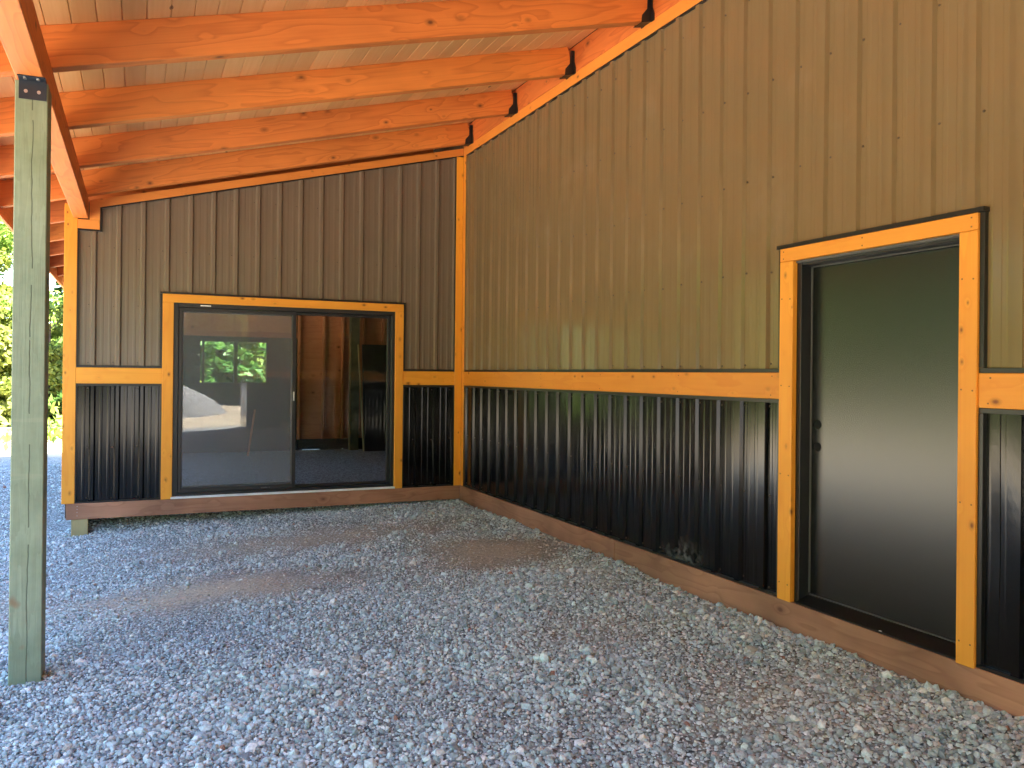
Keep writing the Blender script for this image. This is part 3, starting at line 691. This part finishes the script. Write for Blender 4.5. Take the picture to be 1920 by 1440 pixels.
# ------------------------------------------------------------------ SLIDING GLASS DOOR
sd = thing('sliding_glass_door', (-2.03, 0.05, 0.0), 'two-pane black sliding glass door in the end wall, insect screen over its left half', 'sliding door')
def casingA(x0, x1, z0, z1, horiz):
    if horiz: return board('casing', (x0, 0.022, z0), X, Z, x1 - x0, z1 - z0, 0.032, M['trim'], sd)
    return board('casing', (x1, 0.022, z0), Z, (-1, 0, 0), z1 - z0, x1 - x0, 0.032, M['trim'], sd)
casingA(xW0, xWi0, 0.0, zWi - .001, False); casingA(xWi1, xW1, 0.0, zWi - .001, False); casingA(xW0, xW1, zWi, zW, True)
f0, f1 = xWi0 + .001, xWi1 - .001
boxes('frame', [(f0, f0 + .048, 0.012, 0.14, 0.024, zWi - .001), (f1 - .035, f1, 0.012, 0.14, 0.024, zWi - .001), (f0 + .048, f1 - .035, 0.012, 0.14, zWi - .045, zWi - .001),
                (f0 + .048, f1 - .035, 0.012, 0.14, 0.024, 0.052)], M['vinyl'], sd)
boxes('sill_strip', [(xWi0 - .012, xWi1 + .01, -0.012, 0.13, 0.0005, 0.0225)], M['white'], sd)
def sash(name, x0, x1, z0, z1, y, w, wb=None, mat='vinyl', t=.035):
    wb = wb or w
    return boxes(name, [(x0, x0 + w, y, y + t, z0, z1), (x1 - w, x1, y, y + t, z0, z1), (x0 + w, x1 - w, y, y + t, z0, z0 + wb), (x0 + w, x1 - w, y, y + t, z1 - w, z1)], M[mat], sd)
s1 = sash('left_sash' if False else 'sliding_sash', f0 + .05, -1.950, 0.054, zWi - .047, 0.045, 0.05, 0.07)
boxes('pane', [(f0 + .10, -2.0, 0.062, 0.067, 0.124, zWi - .097)], M['glass_left'], s1, bev=0)
s2 = sash('fixed_sash', -1.985, f1 - .037, 0.054, zWi - .047, 0.088, 0.030, 0.030)
boxes('pane', [(-1.955, f1 - .067, 0.104, 0.109, 0.084, zWi - .077)], M['glass'], s2, bev=0)
s3 = sash('insect_screen', f0 + .052, -1.958, 0.056, zWi - .049, 0.020, 0.034, 0.05, t=.018)
boxes('screen_mesh', [(f0 + .086, -1.992, 0.029, 0.030, 0.106, zWi - .083)], M['screen'], s3, bev=0)
boxes('screen_edge', [(-2.000, -1.994, 0.014, 0.022, 0.11, zWi - .085)], M['silver'], s3, bev=.001)
boxes('latch', [(-1.985, -1.970, 0.006, 0.020, 1.02, 1.12)], M['bolt'], s3, bev=.002)
boxes('roller_cap', [(-2.32, -2.25, 0.016, 0.022, 0.07, 0.082), (-2.235, -2.225, 0.016, 0.022, 0.07, 0.082)], M['silver'], s3, bev=.001)
boxes('sticker', [(-2.96, -2.855, 0.0095, 0.0115, 2.022, 2.034)], M['white'], sd, bev=0)

# ------------------------------------------------------------------ PORCH ROOF
pr_ = thing('porch_roof', (-2.4, -4, 4.2), 'sloping porch roof of orange fir rafters under tongue and groove boards', 'roof')
RL = 4.76
sl_len = RL * math.sqrt(1 + .0625)
xd = Vector((-1, 0, -0.25)).normalized(); upd = Vector((-0.25, 0, 1)).normalized()
RW, RD = 0.089, 0.238
def rafter(y, ix, hang=True, x0=-0.002):
    # origin: lower edge at ledger, near face at y
    L = (RL + x0) * math.sqrt(1.0625)
    o = board('rafter', (x0, y, roofz(x0) + .001), xd, upd, L, RD, RW, M['rafter'], pr_, bev=0.004)
    return o
def hanger(y, par):
    # U shaped steel hanger: two cheeks whose lower half widens, a seat and face flanges
    bm = bmesh.new()
    def sheet(pts, t, nrm):
        lo = [bm.verts.new(Vector(q)) for q in pts]; hi = [bm.verts.new(Vector(q) + Vector(nrm) * t) for q in pts]
        n = len(pts); bm.faces.new(lo); bm.faces.new(hi[::-1])
        for i in range(n): bm.faces.new((lo[i], hi[i], hi[(i + 1) % n], lo[(i + 1) % n]))
    z0 = roofz(0) - 0.002
    for yy, sgn in ((y - .0005, -1), (y + RW + .0005, 1)):
        sheet([(-0.004, yy, z0 + .205), (-0.036, yy, z0 + .200), (-0.040, yy, z0 + .085), (-0.085, yy, z0 + .030), (-0.090, yy, z0 - .026), (-.004, yy, z0 - .003)], 0.004, (0, sgn, 0))
        sheet([(-0.0045, yy + sgn * .004, z0 - .012), (-0.0045, yy + sgn * .045, z0 - .012), (-0.0045, yy + sgn * .045, z0 + .04), (-0.0045, yy + sgn * .02, z0 + .10), (-0.0045, yy + sgn * .02, z0 + .2), (-0.0045, yy + sgn * .004, z0 + .2)], 0.003, (1, 0, 0))
    sheet([(-.004, y - .012, z0 - .006), (-.095, y - .012, z0 - .029), (-.095, y + RW + .012, z0 - .029), (-.004, y + RW + .012, z0 - .006)], .004, (0, 0, -1))
    bmesh.ops.recalc_face_normals(bm, faces=bm.faces[:])
    o0 = Vector((0, y, z0))
    for v in bm.verts: v.co -= o0
    me = bpy.data.meshes.new('joist_hanger'); bm.to_mesh(me); bm.free()
    link(bpy.data.objects.new('joist_hanger', me), M['hanger'], par, Matrix.Translation(o0))
RY = [-0.27, -1.478, -2.686, -3.894, -5.102, -6.31]
for i, y in enumerate(RY):
    r_ = rafter(y, i); hanger(y, r_)
for j in range(1, 7):
    rafter(-0.27 + 1.215 * j, j, False)
bl = board('ledger_board', (0.036, -0.001, zLT + .0015), (0, -1, 0), Z, -YEND - .02, 0.243, 0.036, M['rafter'], pr_)
# fascia along the eave
board('fascia_board', (-4.768, 7.95, 2.79), (0, -1, 0), Z, 22.55, 0.32, -0.03 + .06, M['rafter'], pr_)
# deck of boards in one mesh with v grooves
V = []; F = []
bw = 0.135; nb = int(math.ceil((RL + .04) * math.sqrt(1.0625) / bw)); L0, L1 = YEND - .02, 7.95
for i in range(nb):
    a, b = i * bw, min((i + 1) * bw, (RL + .03) * math.sqrt(1.0625)); g = 0.005
    i0 = len(V)
    for (s, h) in ((a + .0008, 0.007), (a + g, 0.0), (b - g, 0.0), (b - .0008, 0.007), (b - .0008, .03), (a + .0008, .03)):
        for y in (L0, L1): V.append((s, y, h))
    for q in range(6):
        r2 = (q + 1) % 6
        F.append((i0 + 2 * q, i0 + 2 * q + 1, i0 + 2 * r2 + 1, i0 + 2 * r2))
    F.append((i0, i0 + 2, i0 + 4, i0 + 6)); F.append((i0, i0 + 6, i0 + 8, i0 + 10))
    F.append((i0 + 7, i0 + 5, i0 + 3, i0 + 1)); F.append((i0 + 11, i0 + 9, i0 + 7, i0 + 1))
dz = roofz(0) + RD * math.sqrt(1.0625)
mdeck = frame((0.0, 0.0, dz + .0005), xd, (0, 1, 0))
# frame's z = xd x y ; make sure it points up
if (Matrix(mdeck).to_3x3() @ Vector((0, 0, 1))).z < 0:
    V = [(s, y, -h) for (s, y, h) in V]
npmesh('roof_deck', V, F, M['deck'], pr_, False, mdeck)
prism('roof_sheet', [(0.05, dz + .04), (-4.80, dz + .04 - 4.85 * .25), (-4.80, dz + .07 - 4.85 * .25), (0.05, dz + .07)], YEND - .1, 8.0, 'y', M['roofsheet'], pr_)

# beam on the posts
bm_ = board('roof_beam', (-4.16, 0.30, 2.848), (0, -1, 0), (1, 0, 0), 14.7, 0.134, -0.2 + .4, M['rafter'], None) if False else None
bx = board('roof_beam', (-4.162, -14.4, 2.848), (0, 1, 0), (-1, 0, 0), 14.45, 0.134, 0.001, M['rafter']) if False else None
me = boxmesh('roof_beam', 14.37, 0.134, 0.196, 0.004)
beam = link(bpy.data.objects.new('roof_beam', me), M['rafter'], None, frame((-4.028, -14.4, 2.848), (0, 1, 0), (-1, 0, 0)))
props(beam, 'long orange timber beam carrying the rafter ends, top left, resting on the green post', 'beam')

# green post with its bracket
gp = thing('porch_post', (-4.09, -4.17, -0.3), 'weathered green treated timber post under the beam at the far left', 'post')
board('post_timber', (-4.014, -4.235 + .20, -0.55), Z, (-1, 0, 0), 2.848 + .55 - .006, 0.152, 0.20, M['green'], gp, bev=0.004)
# local axes: X up, Y -x, Z = Z x -x = -y
br = boxes('bracket', [(-4.148, -4.020, -4.2425, -4.2365, 2.745, 2.843), (-4.148, -4.020, -4.31, -4.2365, 2.842, 2.8475)], M['bracket'], gp, bev=.001)
for xx in (-4.115, -4.055):
    n = 10
    prism('bolt', [(xx + .009 * math.cos(2 * math.pi * k / n), 2.785 + .009 * math.sin(2 * math.pi * k / n)) for k in range(n)], -4.248, -4.242, 'y', M['bolt'], br)
    prism('bolt', [(xx + .009 * math.cos(2 * math.pi * k / n), -4.282 + .009 * math.sin(2 * math.pi * k / n)) for k in range(n)], 2.8345, 2.8425, 'z', M['bolt'], br)

# ------------------------------------------------------------------ GROUND
def sstep(t): t = np.clip(t, 0, 1); return t * t * (3 - 2 * t)
def ghx(x, y):
    x = np.asarray(x, float); y = np.asarray(y, float)
    h = -0.172 - 0.150 * np.clip(-x / 4.1, 0, 1) - 0.09 * sstep((-x - 4.1) / 5)
    h = h + 0.012 * np.sin(x * 2.1 + 1) * np.sin(y * 1.7) + 0.008 * np.sin(x * 5.3 + y * 3.1) + 0.005 * np.sin(x * 11 - y * 9)
    h = h + 0.03 * sstep((-y - 6.2) / .8) * np.clip(1 + x / 1.0, 0, 1)
    inside = (y > 0.3) & (x > -4.1)
    h = np.where(x > 0, -0.172, h)
    return h * (1 - sstep((y - 0.0) / .35) * sstep((x + 4.25) / .25)) * np.where(x > 0, 1, 1) - 0.185 * sstep((y - 0.0) / .35) * sstep((x + 4.25) / .25)
def grid_ground():
    xs = np.concatenate([np.linspace(-200, -20, 12), np.linspace(-19, -7, 25), np.arange(-6.9, 0.35, 0.06), np.linspace(0.6, 12, 12), np.linspace(16, 200, 10)])
    ys = np.concatenate([np.linspace(-200, -20, 12), np.linspace(-19, -8, 23), np.arange(-7.9, 8, 0.07), np.linspace(8.3, 24, 32), np.linspace(28, 200, 14)])
    Xg, Yg = np.meshgrid(xs, ys, indexing='ij'); Zg = ghx(Xg, Yg)
    V = np.stack([Xg, Yg, Zg], -1).reshape(-1, 3); ny = len(ys)
    i = np.arange(len(xs) - 1)[:, None]; j = np.arange(ny - 1)[None, :]
    a = (i * ny + j).ravel(); F = np.stack([a, a + ny, a + ny + 1, a + 1], 1)
    return npmesh('ground', V, F, M['ground'], None, True)
gr = grid_ground(); props(gr, kind='structure')

# gravel: crushed stones, one object of stuff
def gravel():
    rs = np.random.RandomState(3)
    pts = []
    def field(x0, x1, y0, y1, sp):
        xs = np.arange(x0, x1, sp); ys = np.arange(y0, y1, sp)
        g = np.stack(np.meshgrid(xs, ys, indexing='ij'), -1).reshape(-1, 2)
        return g + rs.uniform(-.5, .5, g.shape) * sp
    A = field(-6.0, -0.02, -7.4, -3.2, 0.0198); B = field(-6.2, -0.02, -3.2, 0.34, 0.0232); Cc = field(-7.0, -4.26, 0.34, 7.0, 0.045)
    P = np.concatenate([A, B, Cc, field(-8.4, -6.2, -6.5, 6.0, 0.042)])
    # keep what the camera (or one a step aside) can see
    cx, cy = -3.5685, -9.1146
    dx, dy = P[:, 0] - cx, P[:, 1] - cy
    dep = dx * .3996 + dy * .9167; lat = dx * .9166 - dy * .3996
    keep = (lat > -0.80 * dep - .8) & (lat < 0.68 * dep + .6) & (dep > 2.6) & (P[:, 0] < -0.012) & ((P[:, 1] < .12) | (P[:, 0] < -4.26) | (P[:, 1] < .34))
    P = P[keep]; n = len(P)
    x, y = P[:, 0], P[:, 1]
    def gsum(lst):
        a = np.zeros(n)
        for (px, py, rx, ry, s) in lst: a = np.maximum(a, s * np.exp(-((x - px) / rx) ** 2 - ((y - py) / ry) ** 2))
        return a
    def wob(x, y):
        return (.16 * np.sin(x * 4.1 + 2 * np.sin(y * 3.3)) + .10 * np.sin(y * 9.7 + x * 6.1) + .06 * np.sin(x * 19 - y * 13)), (.12 * np.sin(y * 5.2 + 2 * np.sin(x * 2.7)) + .08 * np.sin(x * 11.3 - y * 7.9) + .05 * np.sin(y * 23 + x * 9))
    x0_, y0_ = x, y; wx, wy = wob(x, y); x = x0_ + wx; y = y0_ + wy
    tan = gsum(PATCH); blu = gsum(BLUE); x, y = x0_, y0_
    nz = 0.5 + 0.25 * np.sin(x * 3.7 + 1.3 * np.sin(y * 2.2)) + 0.25 * np.sin(y * 4.6 + 1.7 * np.sin(x * 3.1))
    r = np.exp(rs.normal(math.log(0.0097), 0.36, n)) * (1 - .42 * tan) * (1 - .40 * blu) * (0.82 + .34 * nz)
    r *= 1 + 0.30 * np.exp(-((x + .25) / .5) ** 2)
    big = rs.rand(n) < 0.0012; r[big] *= 1.9
    r = np.clip(r, .005, .034)
    z = ghx(x, y) + r * rs.uniform(-.15, .55, n) - 0.016 * tan * rs.rand(n)
    # icosahedron, jittered
    t = (1 + 5 ** .5) / 2
    ico = np.array([(-1, t, 0), (1, t, 0), (-1, -t, 0), (1, -t, 0), (0, -1, t), (0, 1, t), (0, -1, -t), (0, 1, -t), (t, 0, -1), (t, 0, 1), (-t, 0, -1), (-t, 0, 1)], float)
    ico /= np.linalg.norm(ico[0])
    fc = np.array([(0, 11, 5), (0, 5, 1), (0, 1, 7), (0, 7, 10), (0, 10, 11), (1, 5, 9), (5, 11, 4), (11, 10, 2), (10, 7, 6), (7, 1, 8), (3, 9, 4), (3, 4, 2), (3, 2, 6), (3, 6, 8), (3, 8, 9), (4, 9, 5), (2, 4, 11), (6, 2, 10), (8, 6, 7), (9, 8, 1)])
    V = ico[None] * rs.uniform(.68, 1.22, (n, 12, 1)) * rs.uniform(.62, 1.3, (n, 1, 3)) * r[:, None, None]
    q = rs.normal(size=(n, 4)); q /= np.linalg.norm(q, axis=1)[:, None]
    w, a, b, c = q.T
    R = np.stack([1 - 2 * (b * b + c * c), 2 * (a * b - w * c), 2 * (a * c + w * b), 2 * (a * b + w * c), 1 - 2 * (a * a + c * c), 2 * (b * c - w * a), 2 * (a * c - w * b), 2 * (b * c + w * a), 1 - 2 * (a * a + b * b)], 1).reshape(n, 3, 3)
    V = np.einsum('nij,nkj->nki', R, V)
    V[:, :, 2] *= 0.85
    V += np.stack([x, y, z], 1)[:, None]
    V[:, :, 0] = np.minimum(V[:, :, 0], -0.008)
    F = (fc[None] + (np.arange(n) * 12)[:, None, None]).reshape(-1, 3)
    o = npmesh('gravel', V.reshape(-1, 3), F, M['stone'], None, False)
    base = np.array([0.465, 0.545, 0.575])[None] * np.exp(rs.normal(-.02, .32, (n, 1)))
    base += rs.normal(0, .006, (n, 3))
    warm = np.array([0.50, 0.44, 0.36])[None] * np.exp(rs.normal(0, .2, (n, 1)))
    f = np.clip(tan * rs.uniform(.2, 1.25, n) + (rs.rand(n) < .02) * .5, 0, 1)[:, None]
    c = base * (1 - f) + warm * f
    f = (blu * .35)[:, None]; c = c * (1 - f) + c * np.array([.82, .98, 1.2]) * f
    rd = rs.rand(n) < 0.0022; c[rd] = np.array([.36, .20, .15])
    pk = rs.rand(n) < 0.012; c[pk] = np.array([.50, .45, .44])
    wh = rs.rand(n) < 0.02; c[wh] = np.array([.62, .62, .60])
    c = np.clip(c, .03, .8)
    at = o.data.color_attributes.new('tone', 'FLOAT_COLOR', 'POINT')
    arr = np.ones((n, 12, 4), np.float32); arr[:, :, :3] = c[:, None]
    at.data.foreach_set('color', arr.ravel())
    return o
gv = gravel(); props(gv, 'loose blue-grey crushed gravel covering the porch floor', 'gravel', kind='stuff')

# ------------------------------------------------------------------ outside: stake, gravel heap, trees
st = board('marker_stake', (-5.20, 9.0, -0.50), (0.02, 0, 1), Y, 0.86, 0.04, 0.02, plain('pale_lath', (0.7, 0.6, 0.45), .8))
props(st, 'thin pale wooden stake standing in the sunlit yard behind the green post', 'stake')

def heap(name, cx, cy, R_, H, seed, label):
    rs = np.random.RandomState(seed); n = 60; V = []; F = []
    for i in range(n + 1):
        for j in range(n + 1):
            u, v = (i / n - .5) * 2, (j / n - .5) * 2
            d = math.hypot(u, v)
            h = H * max(0, 1 - d * 1.0) ** 1.0
            h = H * (1 - math.exp(-h / H * 2.2)) if h > 0 else 0
            V.append((u * R_, v * R_ * .9, -0.1 + h + (0.05 * math.sin(u * 9 + seed) * math.sin(v * 8) + rs.uniform(-.015, .015)) * (1 if d < .95 else 0)))
    for i in range(n):
        for j in range(n):
            a = i * (n + 1) + j; F.append((a, a + n + 1, a + n + 2, a + 1))
    o = npmesh(name, V, F, M['pile'], None, True, Matrix.Translation((cx, cy, float(ghx(cx, cy)))))
    return props(o, label, 'gravel pile')
heap('gravel_pile', -3.3, -22.5, 3.0, 1.65, 1, 'heap of pale gravel mirrored in the left pane of the sliding glass door')

def leaf_quads(P, nrm_jit, size, rs, flat=0.0, aspect=1.6):
    n = len(P)
    a = rs.normal(size=(n, 3)); a[:, 2] *= (1 - flat); a /= np.linalg.norm(a, axis=1)[:, None]
    b = rs.normal(size=(n, 3)); b[:, 2] *= (1 - flat); b -= a * (a * b).sum(1)[:, None]; b /= np.linalg.norm(b, axis=1)[:, None] + 1e-9
    s = size * rs.uniform(.6, 1.4, (n, 1))
    A = a * s * aspect; B = b * s
    V = np.stack([P - A * .5, P + B * .5 - A * .05, P + A * .5, P - B * .5 - A * .05], 1).reshape(-1, 3)
    F = np.arange(4 * n).reshape(-1, 4)
    return V, F

def trunk_mesh(name, H, r0, rs, limbs):
    V = []; F = []
    def tube(p0, p1, ra, rb, seg=6, n=7, bend=.12):
        i0 = len(V); p0 = np.array(p0, float); p1 = np.array(p1, float); off = rs.normal(0, bend, 3) * np.linalg.norm(p1 - p0) * .3
        d = (p1 - p0); d /= np.linalg.norm(d); u = np.cross(d, (0.3, .9, .1)); u /= np.linalg.norm(u); w = np.cross(d, u)
        for k in range(seg + 1):
            t = k / seg; c = p0 + (p1 - p0) * t + off * math.sin(math.pi * t); r = ra + (rb - ra) * t
            for m in range(n):
                an = 2 * math.pi * m / n; V.append(c + (u * math.cos(an) + w * math.sin(an)) * r)
        for k in range(seg):
            for m in range(n):
                a = i0 + k * n + m; b = i0 + k * n + (m + 1) % n; F.append((a, b, b + n, a + n))
    tube((0, 0, -.3), (rs.normal(0, .15), rs.normal(0, .15), H * .92), r0, r0 * .15, 10, 9, .04)
    for (z, ang, L, up) in limbs:
        tube((0, 0, z), (L * math.cos(ang), L * math.sin(ang), z + up), r0 * .28 * (1 - z / H) + .02, .012)
    return V, F

def conifer(seed, H, R_):
    rs = np.random.RandomState(seed); pts = []; limbs = []
    nz = int(H * 4.2)
    for k in range(nz):
        z = 0.5 + (H - .6) * (k / nz) ** .95; rr = R_ * (1 - z / H) ** .75 * rs.uniform(.75, 1.15)
        for b in range(rs.randint(5, 8)):
            ang = rs.uniform(0, 2 * math.pi); L = rr * rs.uniform(.7, 1.1)
            if rs.rand() < .35: limbs.append((z, ang, L * .8, -.15 * L + .1))
            m = int(60 * L) + 10
            t = rs.rand(m) ** .6; droop = -0.35 * L * t ** 2 + .12 * L * t
            wd = .28 * L * (1 - t * .75) + .06
            side = rs.uniform(-1, 1, m) * wd
            x = np.cos(ang) * L * t - np.sin(ang) * side; y = np.sin(ang) * L * t + np.cos(ang) * side
            pts.append(np.stack([x, y, z + droop + rs.normal(0, .05, m) - abs(side) * .15], 1))
    P = np.concatenate(pts); return P, limbs
def broadleaf(seed, H, R_):
    rs = np.random.RandomState(seed); pts = []; limbs = []
    for k in range(46):
        ang = rs.uniform(0, 2 * math.pi); z = H * rs.uniform(.12, .98); env = math.sin(math.pi * min(1, max(.05, (z / H) * .85 + .12))) ** .6
        L = R_ * env * rs.uniform(.3, 1.0); c = np.array([L * math.cos(ang), L * math.sin(ang), z])
        if k % 3 == 0: limbs.append((max(.6, z - L * .7), ang, L, L * .7))
        m = 330; g = rs.normal(size=(m, 3)); g /= np.linalg.norm(g, axis=1)[:, None]
        g *= (rs.rand(m, 1) ** .45) * np.array([1, 1, .6]) * rs.uniform(.7, 1.3) * R_ * .33
        pts.append(c + g)
    return np.concatenate(pts), limbs

PROTO = []
def make_proto(kind, seed, H, R_):
    rs = np.random.RandomState(seed + 50)
    P, limbs = (conifer if kind == 'c' else broadleaf)(seed, H, R_)
    V, F = leaf_quads(P, 0, 0.17 if kind == 'c' else 0.15, rs, .45 if kind == 'c' else .2, 2.2 if kind == 'c' else 1.4)
    return (kind, V, F, trunk_mesh('trunk', H, .18 if kind == 'c' else .15, rs, limbs[:26]))
for (k_, s_, H_, R_) in (('c', 1, 12, 3.0), ('b', 2, 9, 3.0), ('c', 3, 9, 2.6), ('b', 4, 6.0, 2.6)):
    kind, V, F, (tv, tf) = make_proto(k_, s_, H_, R_)
    crown_me = npmesh('crown', V, F, M['needle' if kind == 'c' else 'leaf'], None, False); trunk_o = npmesh('trunk', tv, tf, M['bark'], None, True)
    PROTO.append((kind, crown_me.data, trunk_o.data)); bpy.data.objects.remove(crown_me); bpy.data.objects.remove(trunk_o)

def tree(i, x, y, s, label, rot):
    kind, cme, tme = PROTO[i]
    nm = 'conifer_tree' if kind == 'c' else 'leafy_tree'
    t = thing(nm, (x, y, float(ghx(x, y)) - .02), label, 'tree', 'trees round the sunlit yard'); t.rotation_euler = (0, 0, rot); t.scale = (s, s, s)
    for n_, me_ in (('crown', cme), ('trunk', tme)):
        o = bpy.data.objects.new(n_, me_); COL.objects.link(o); o.parent = t
    return t
TREES = []
rt = random.Random(11)
# beyond the far end of the yard
for (i, x, y, s, l) in ((1, -7.3, 21.5, 0.72, 'pale leafy tree just left of the green post, overexposed by sun'),
                        (3, -8.9, 20.2, 0.95, 'bright low leafy tree at the left picture edge beyond the yard'),
                        (2, -4.9, 20.5, 0.62, 'dark green conifer seen between the green post and the end wall'),
                        (3, -6.2, 20.0, 0.62, 'low bright shrub-like tree at the yard edge right behind the post'),
                        (0, -10.9, 27.0, 0.45, 'small sunlit conifer behind the leafy trees at the left edge'),
                        (0, -5.9, 26.0, 0.55, 'young conifer rising behind the yard left of the end wall'),
                        (2, -1.9, 13.5, 0.85, 'feathery conifer framed in the left sash of the far window'),
                        (1, 0.6, 14.5, 0.75, 'yellow-green tree framed in the right part of the far window'),
                        (0, -3.4, 18.0, 0.9, 'shaded conifer behind the trees in the far window'),
                        (1, 2.5, 19.0, 1.1, 'leafy tree at the rear of the building, mostly hidden'),
                        (2, -0.6, 17.5, 0.9, 'bushy conifer in the middle distance of the far window')):
    TREES.append(tree(i, x, y, s, l, rt.uniform(0, 6.28)))
# along the left side and behind the viewpoint (reflected in door, siding and glass)
side = []
yy = -27.0
while yy < 22:
    side.append((rt.choice([0, 1, 2, 1]), -18.5 + rt.uniform(-2.0, 2.0), yy + rt.uniform(-.8, .8), rt.uniform(.85, 1.15))); yy += 3.9
for x in (-14.5, -9, -4.5, 0, 4.5): side.append((rt.choice([0, 1, 2]), x + rt.uniform(-.8, .8), -33 + rt.uniform(-2, 2), rt.uniform(.9, 1.2)))
for q, (i, x, y, s) in enumerate(side):
    TREES.append(tree(i, x, y, s, 'yard tree outside the picture, seen only as green reflections in the siding', rt.uniform(0, 6.28)))

# low undergrowth along the edge of the woods
def undergrowth():
    rs = np.random.RandomState(9); P = []
    def strip(x0, y0, x1, y1, n):
        for _ in range(n):
            t = rs.rand(); c = np.array([x0 + (x1 - x0) * t + rs.normal(0, .8), y0 + (y1 - y0) * t + rs.normal(0, .8), 0])
            c[2] = float(ghx(c[0], c[1])) + .35
            m = 90; g = rs.normal(size=(m, 3)) * np.array([.45, .45, .38]) * rs.uniform(.6, 1.4); g[:, 2] = np.abs(g[:, 2]) - .3; P.append(c + g)
    strip(-17, -28, -17, 20, 170); strip(-17, 21.5, 8, 21.5, 150); strip(-15, -32, 6, -32, 70); strip(-5, 12.6, 4, 13.5, 50)
    P = np.concatenate(P); V, F = leaf_quads(P, 0, .13, rs, .2, 1.6)
    return npmesh('undergrowth', V, F, M['leaf'], None, False)
ug = undergrowth(); props(ug, 'low green undergrowth along the edge of the woods', 'undergrowth', kind='stuff')
def backwoods():
    rs = np.random.RandomState(19); P = []
    for _ in range(520):
        an = rs.uniform(0.25, 2 * math.pi - 1.2) ; R_ = rs.uniform(34, 44)
        an = math.radians(rs.uniform(60, 89) if rs.rand() < .2 else rs.uniform(112, 300)); c = np.array([R_ * math.cos(an) - 2, R_ * math.sin(an) - 3, rs.uniform(0, 11)])
        m = 130; g = rs.normal(size=(m, 3)) * np.array([1.5, 1.5, 1.2]); P.append(c + g)
    P = np.concatenate(P); V, F = leaf_quads(P, 0, .5, rs, .2, 1.5)
    return npmesh('far_woods', V, F, M['needle'], None, False)
fwd = backwoods(); props(fwd, 'dense green woods far behind the yard trees', 'woods', kind='stuff')

# ------------------------------------------------------------------ light, sky, camera
EL, AZ = 60.0, -35.0      # sun from +x side
w = bpy.data.worlds.new('World'); sc.world = w; w.use_nodes = True
wn = w.node_tree; bg = wn.nodes['Background']
sky = wn.nodes.new('ShaderNodeTexSky'); sky.sky_type = 'NISHITA'; sky.sun_disc = False
sky.sun_elevation = math.radians(EL); sky.sun_rotation = math.radians(90 - AZ)
sky.air_density = 1.0; sky.dust_density = 0.6; sky.ozone_density = 1.5
wn.links.new(sky.outputs[0], bg.inputs[0]); bg.inputs[1].default_value = 0.10
sd_ = bpy.data.lights.new('sun', 'SUN'); sd_.energy = 5.0; sd_.angle = math.radians(0.53); sd_.color = (1.0, 0.94, 0.84)
so = bpy.data.objects.new('sun', sd_); COL.objects.link(so)
dirv = Vector((math.cos(math.radians(AZ)) * math.cos(math.radians(EL)), math.sin(math.radians(AZ)) * math.cos(math.radians(EL)), math.sin(math.radians(EL))))
so.rotation_euler = dirv.to_track_quat('Z', 'Y').to_euler()
so.location = (6, -4, 20)

cd = bpy.data.cameras.new('camera'); cam = bpy.data.objects.new('camera', cd); COL.objects.link(cam); sc.camera = cam
cd.sensor_width = 36; cd.lens = 36 * 1528.267 / 1920
cd.shift_x = 37.026 / 1920; cd.shift_y = -20.798 / 1920
cd.clip_start = 0.05; cd.clip_end = 1000
Fv = Vector((0.39958068, 0.91669549, 0.00215597)); Rv = Vector((0.91663837, -0.3995804, 0.01046886)); Uv = Vector((-0.01045824, 0.00220691, 0.99994288))
cm = Matrix.Identity(4)
for i in range(3): cm[i][0], cm[i][1], cm[i][2] = Rv[i], Uv[i], -Fv[i]
cm[0][3], cm[1][3], cm[2][3] = -3.56851049, -9.11463484, 1.33108686
cam.matrix_world = cm

sc.view_settings.view_transform = 'Standard'; sc.view_settings.look = 'None'; sc.view_settings.gamma = 1.0
sc.view_settings.exposure = 4.05
sc.render.engine = 'CYCLES'
sc.cycles.use_denoising = True
sc.cycles.max_bounces = 10; sc.cycles.diffuse_bounces = 6; sc.cycles.transparent_max_bounces = 12
sc.cycles.sample_clamp_indirect = 8.0
sc.cycles.caustics_reflective = False
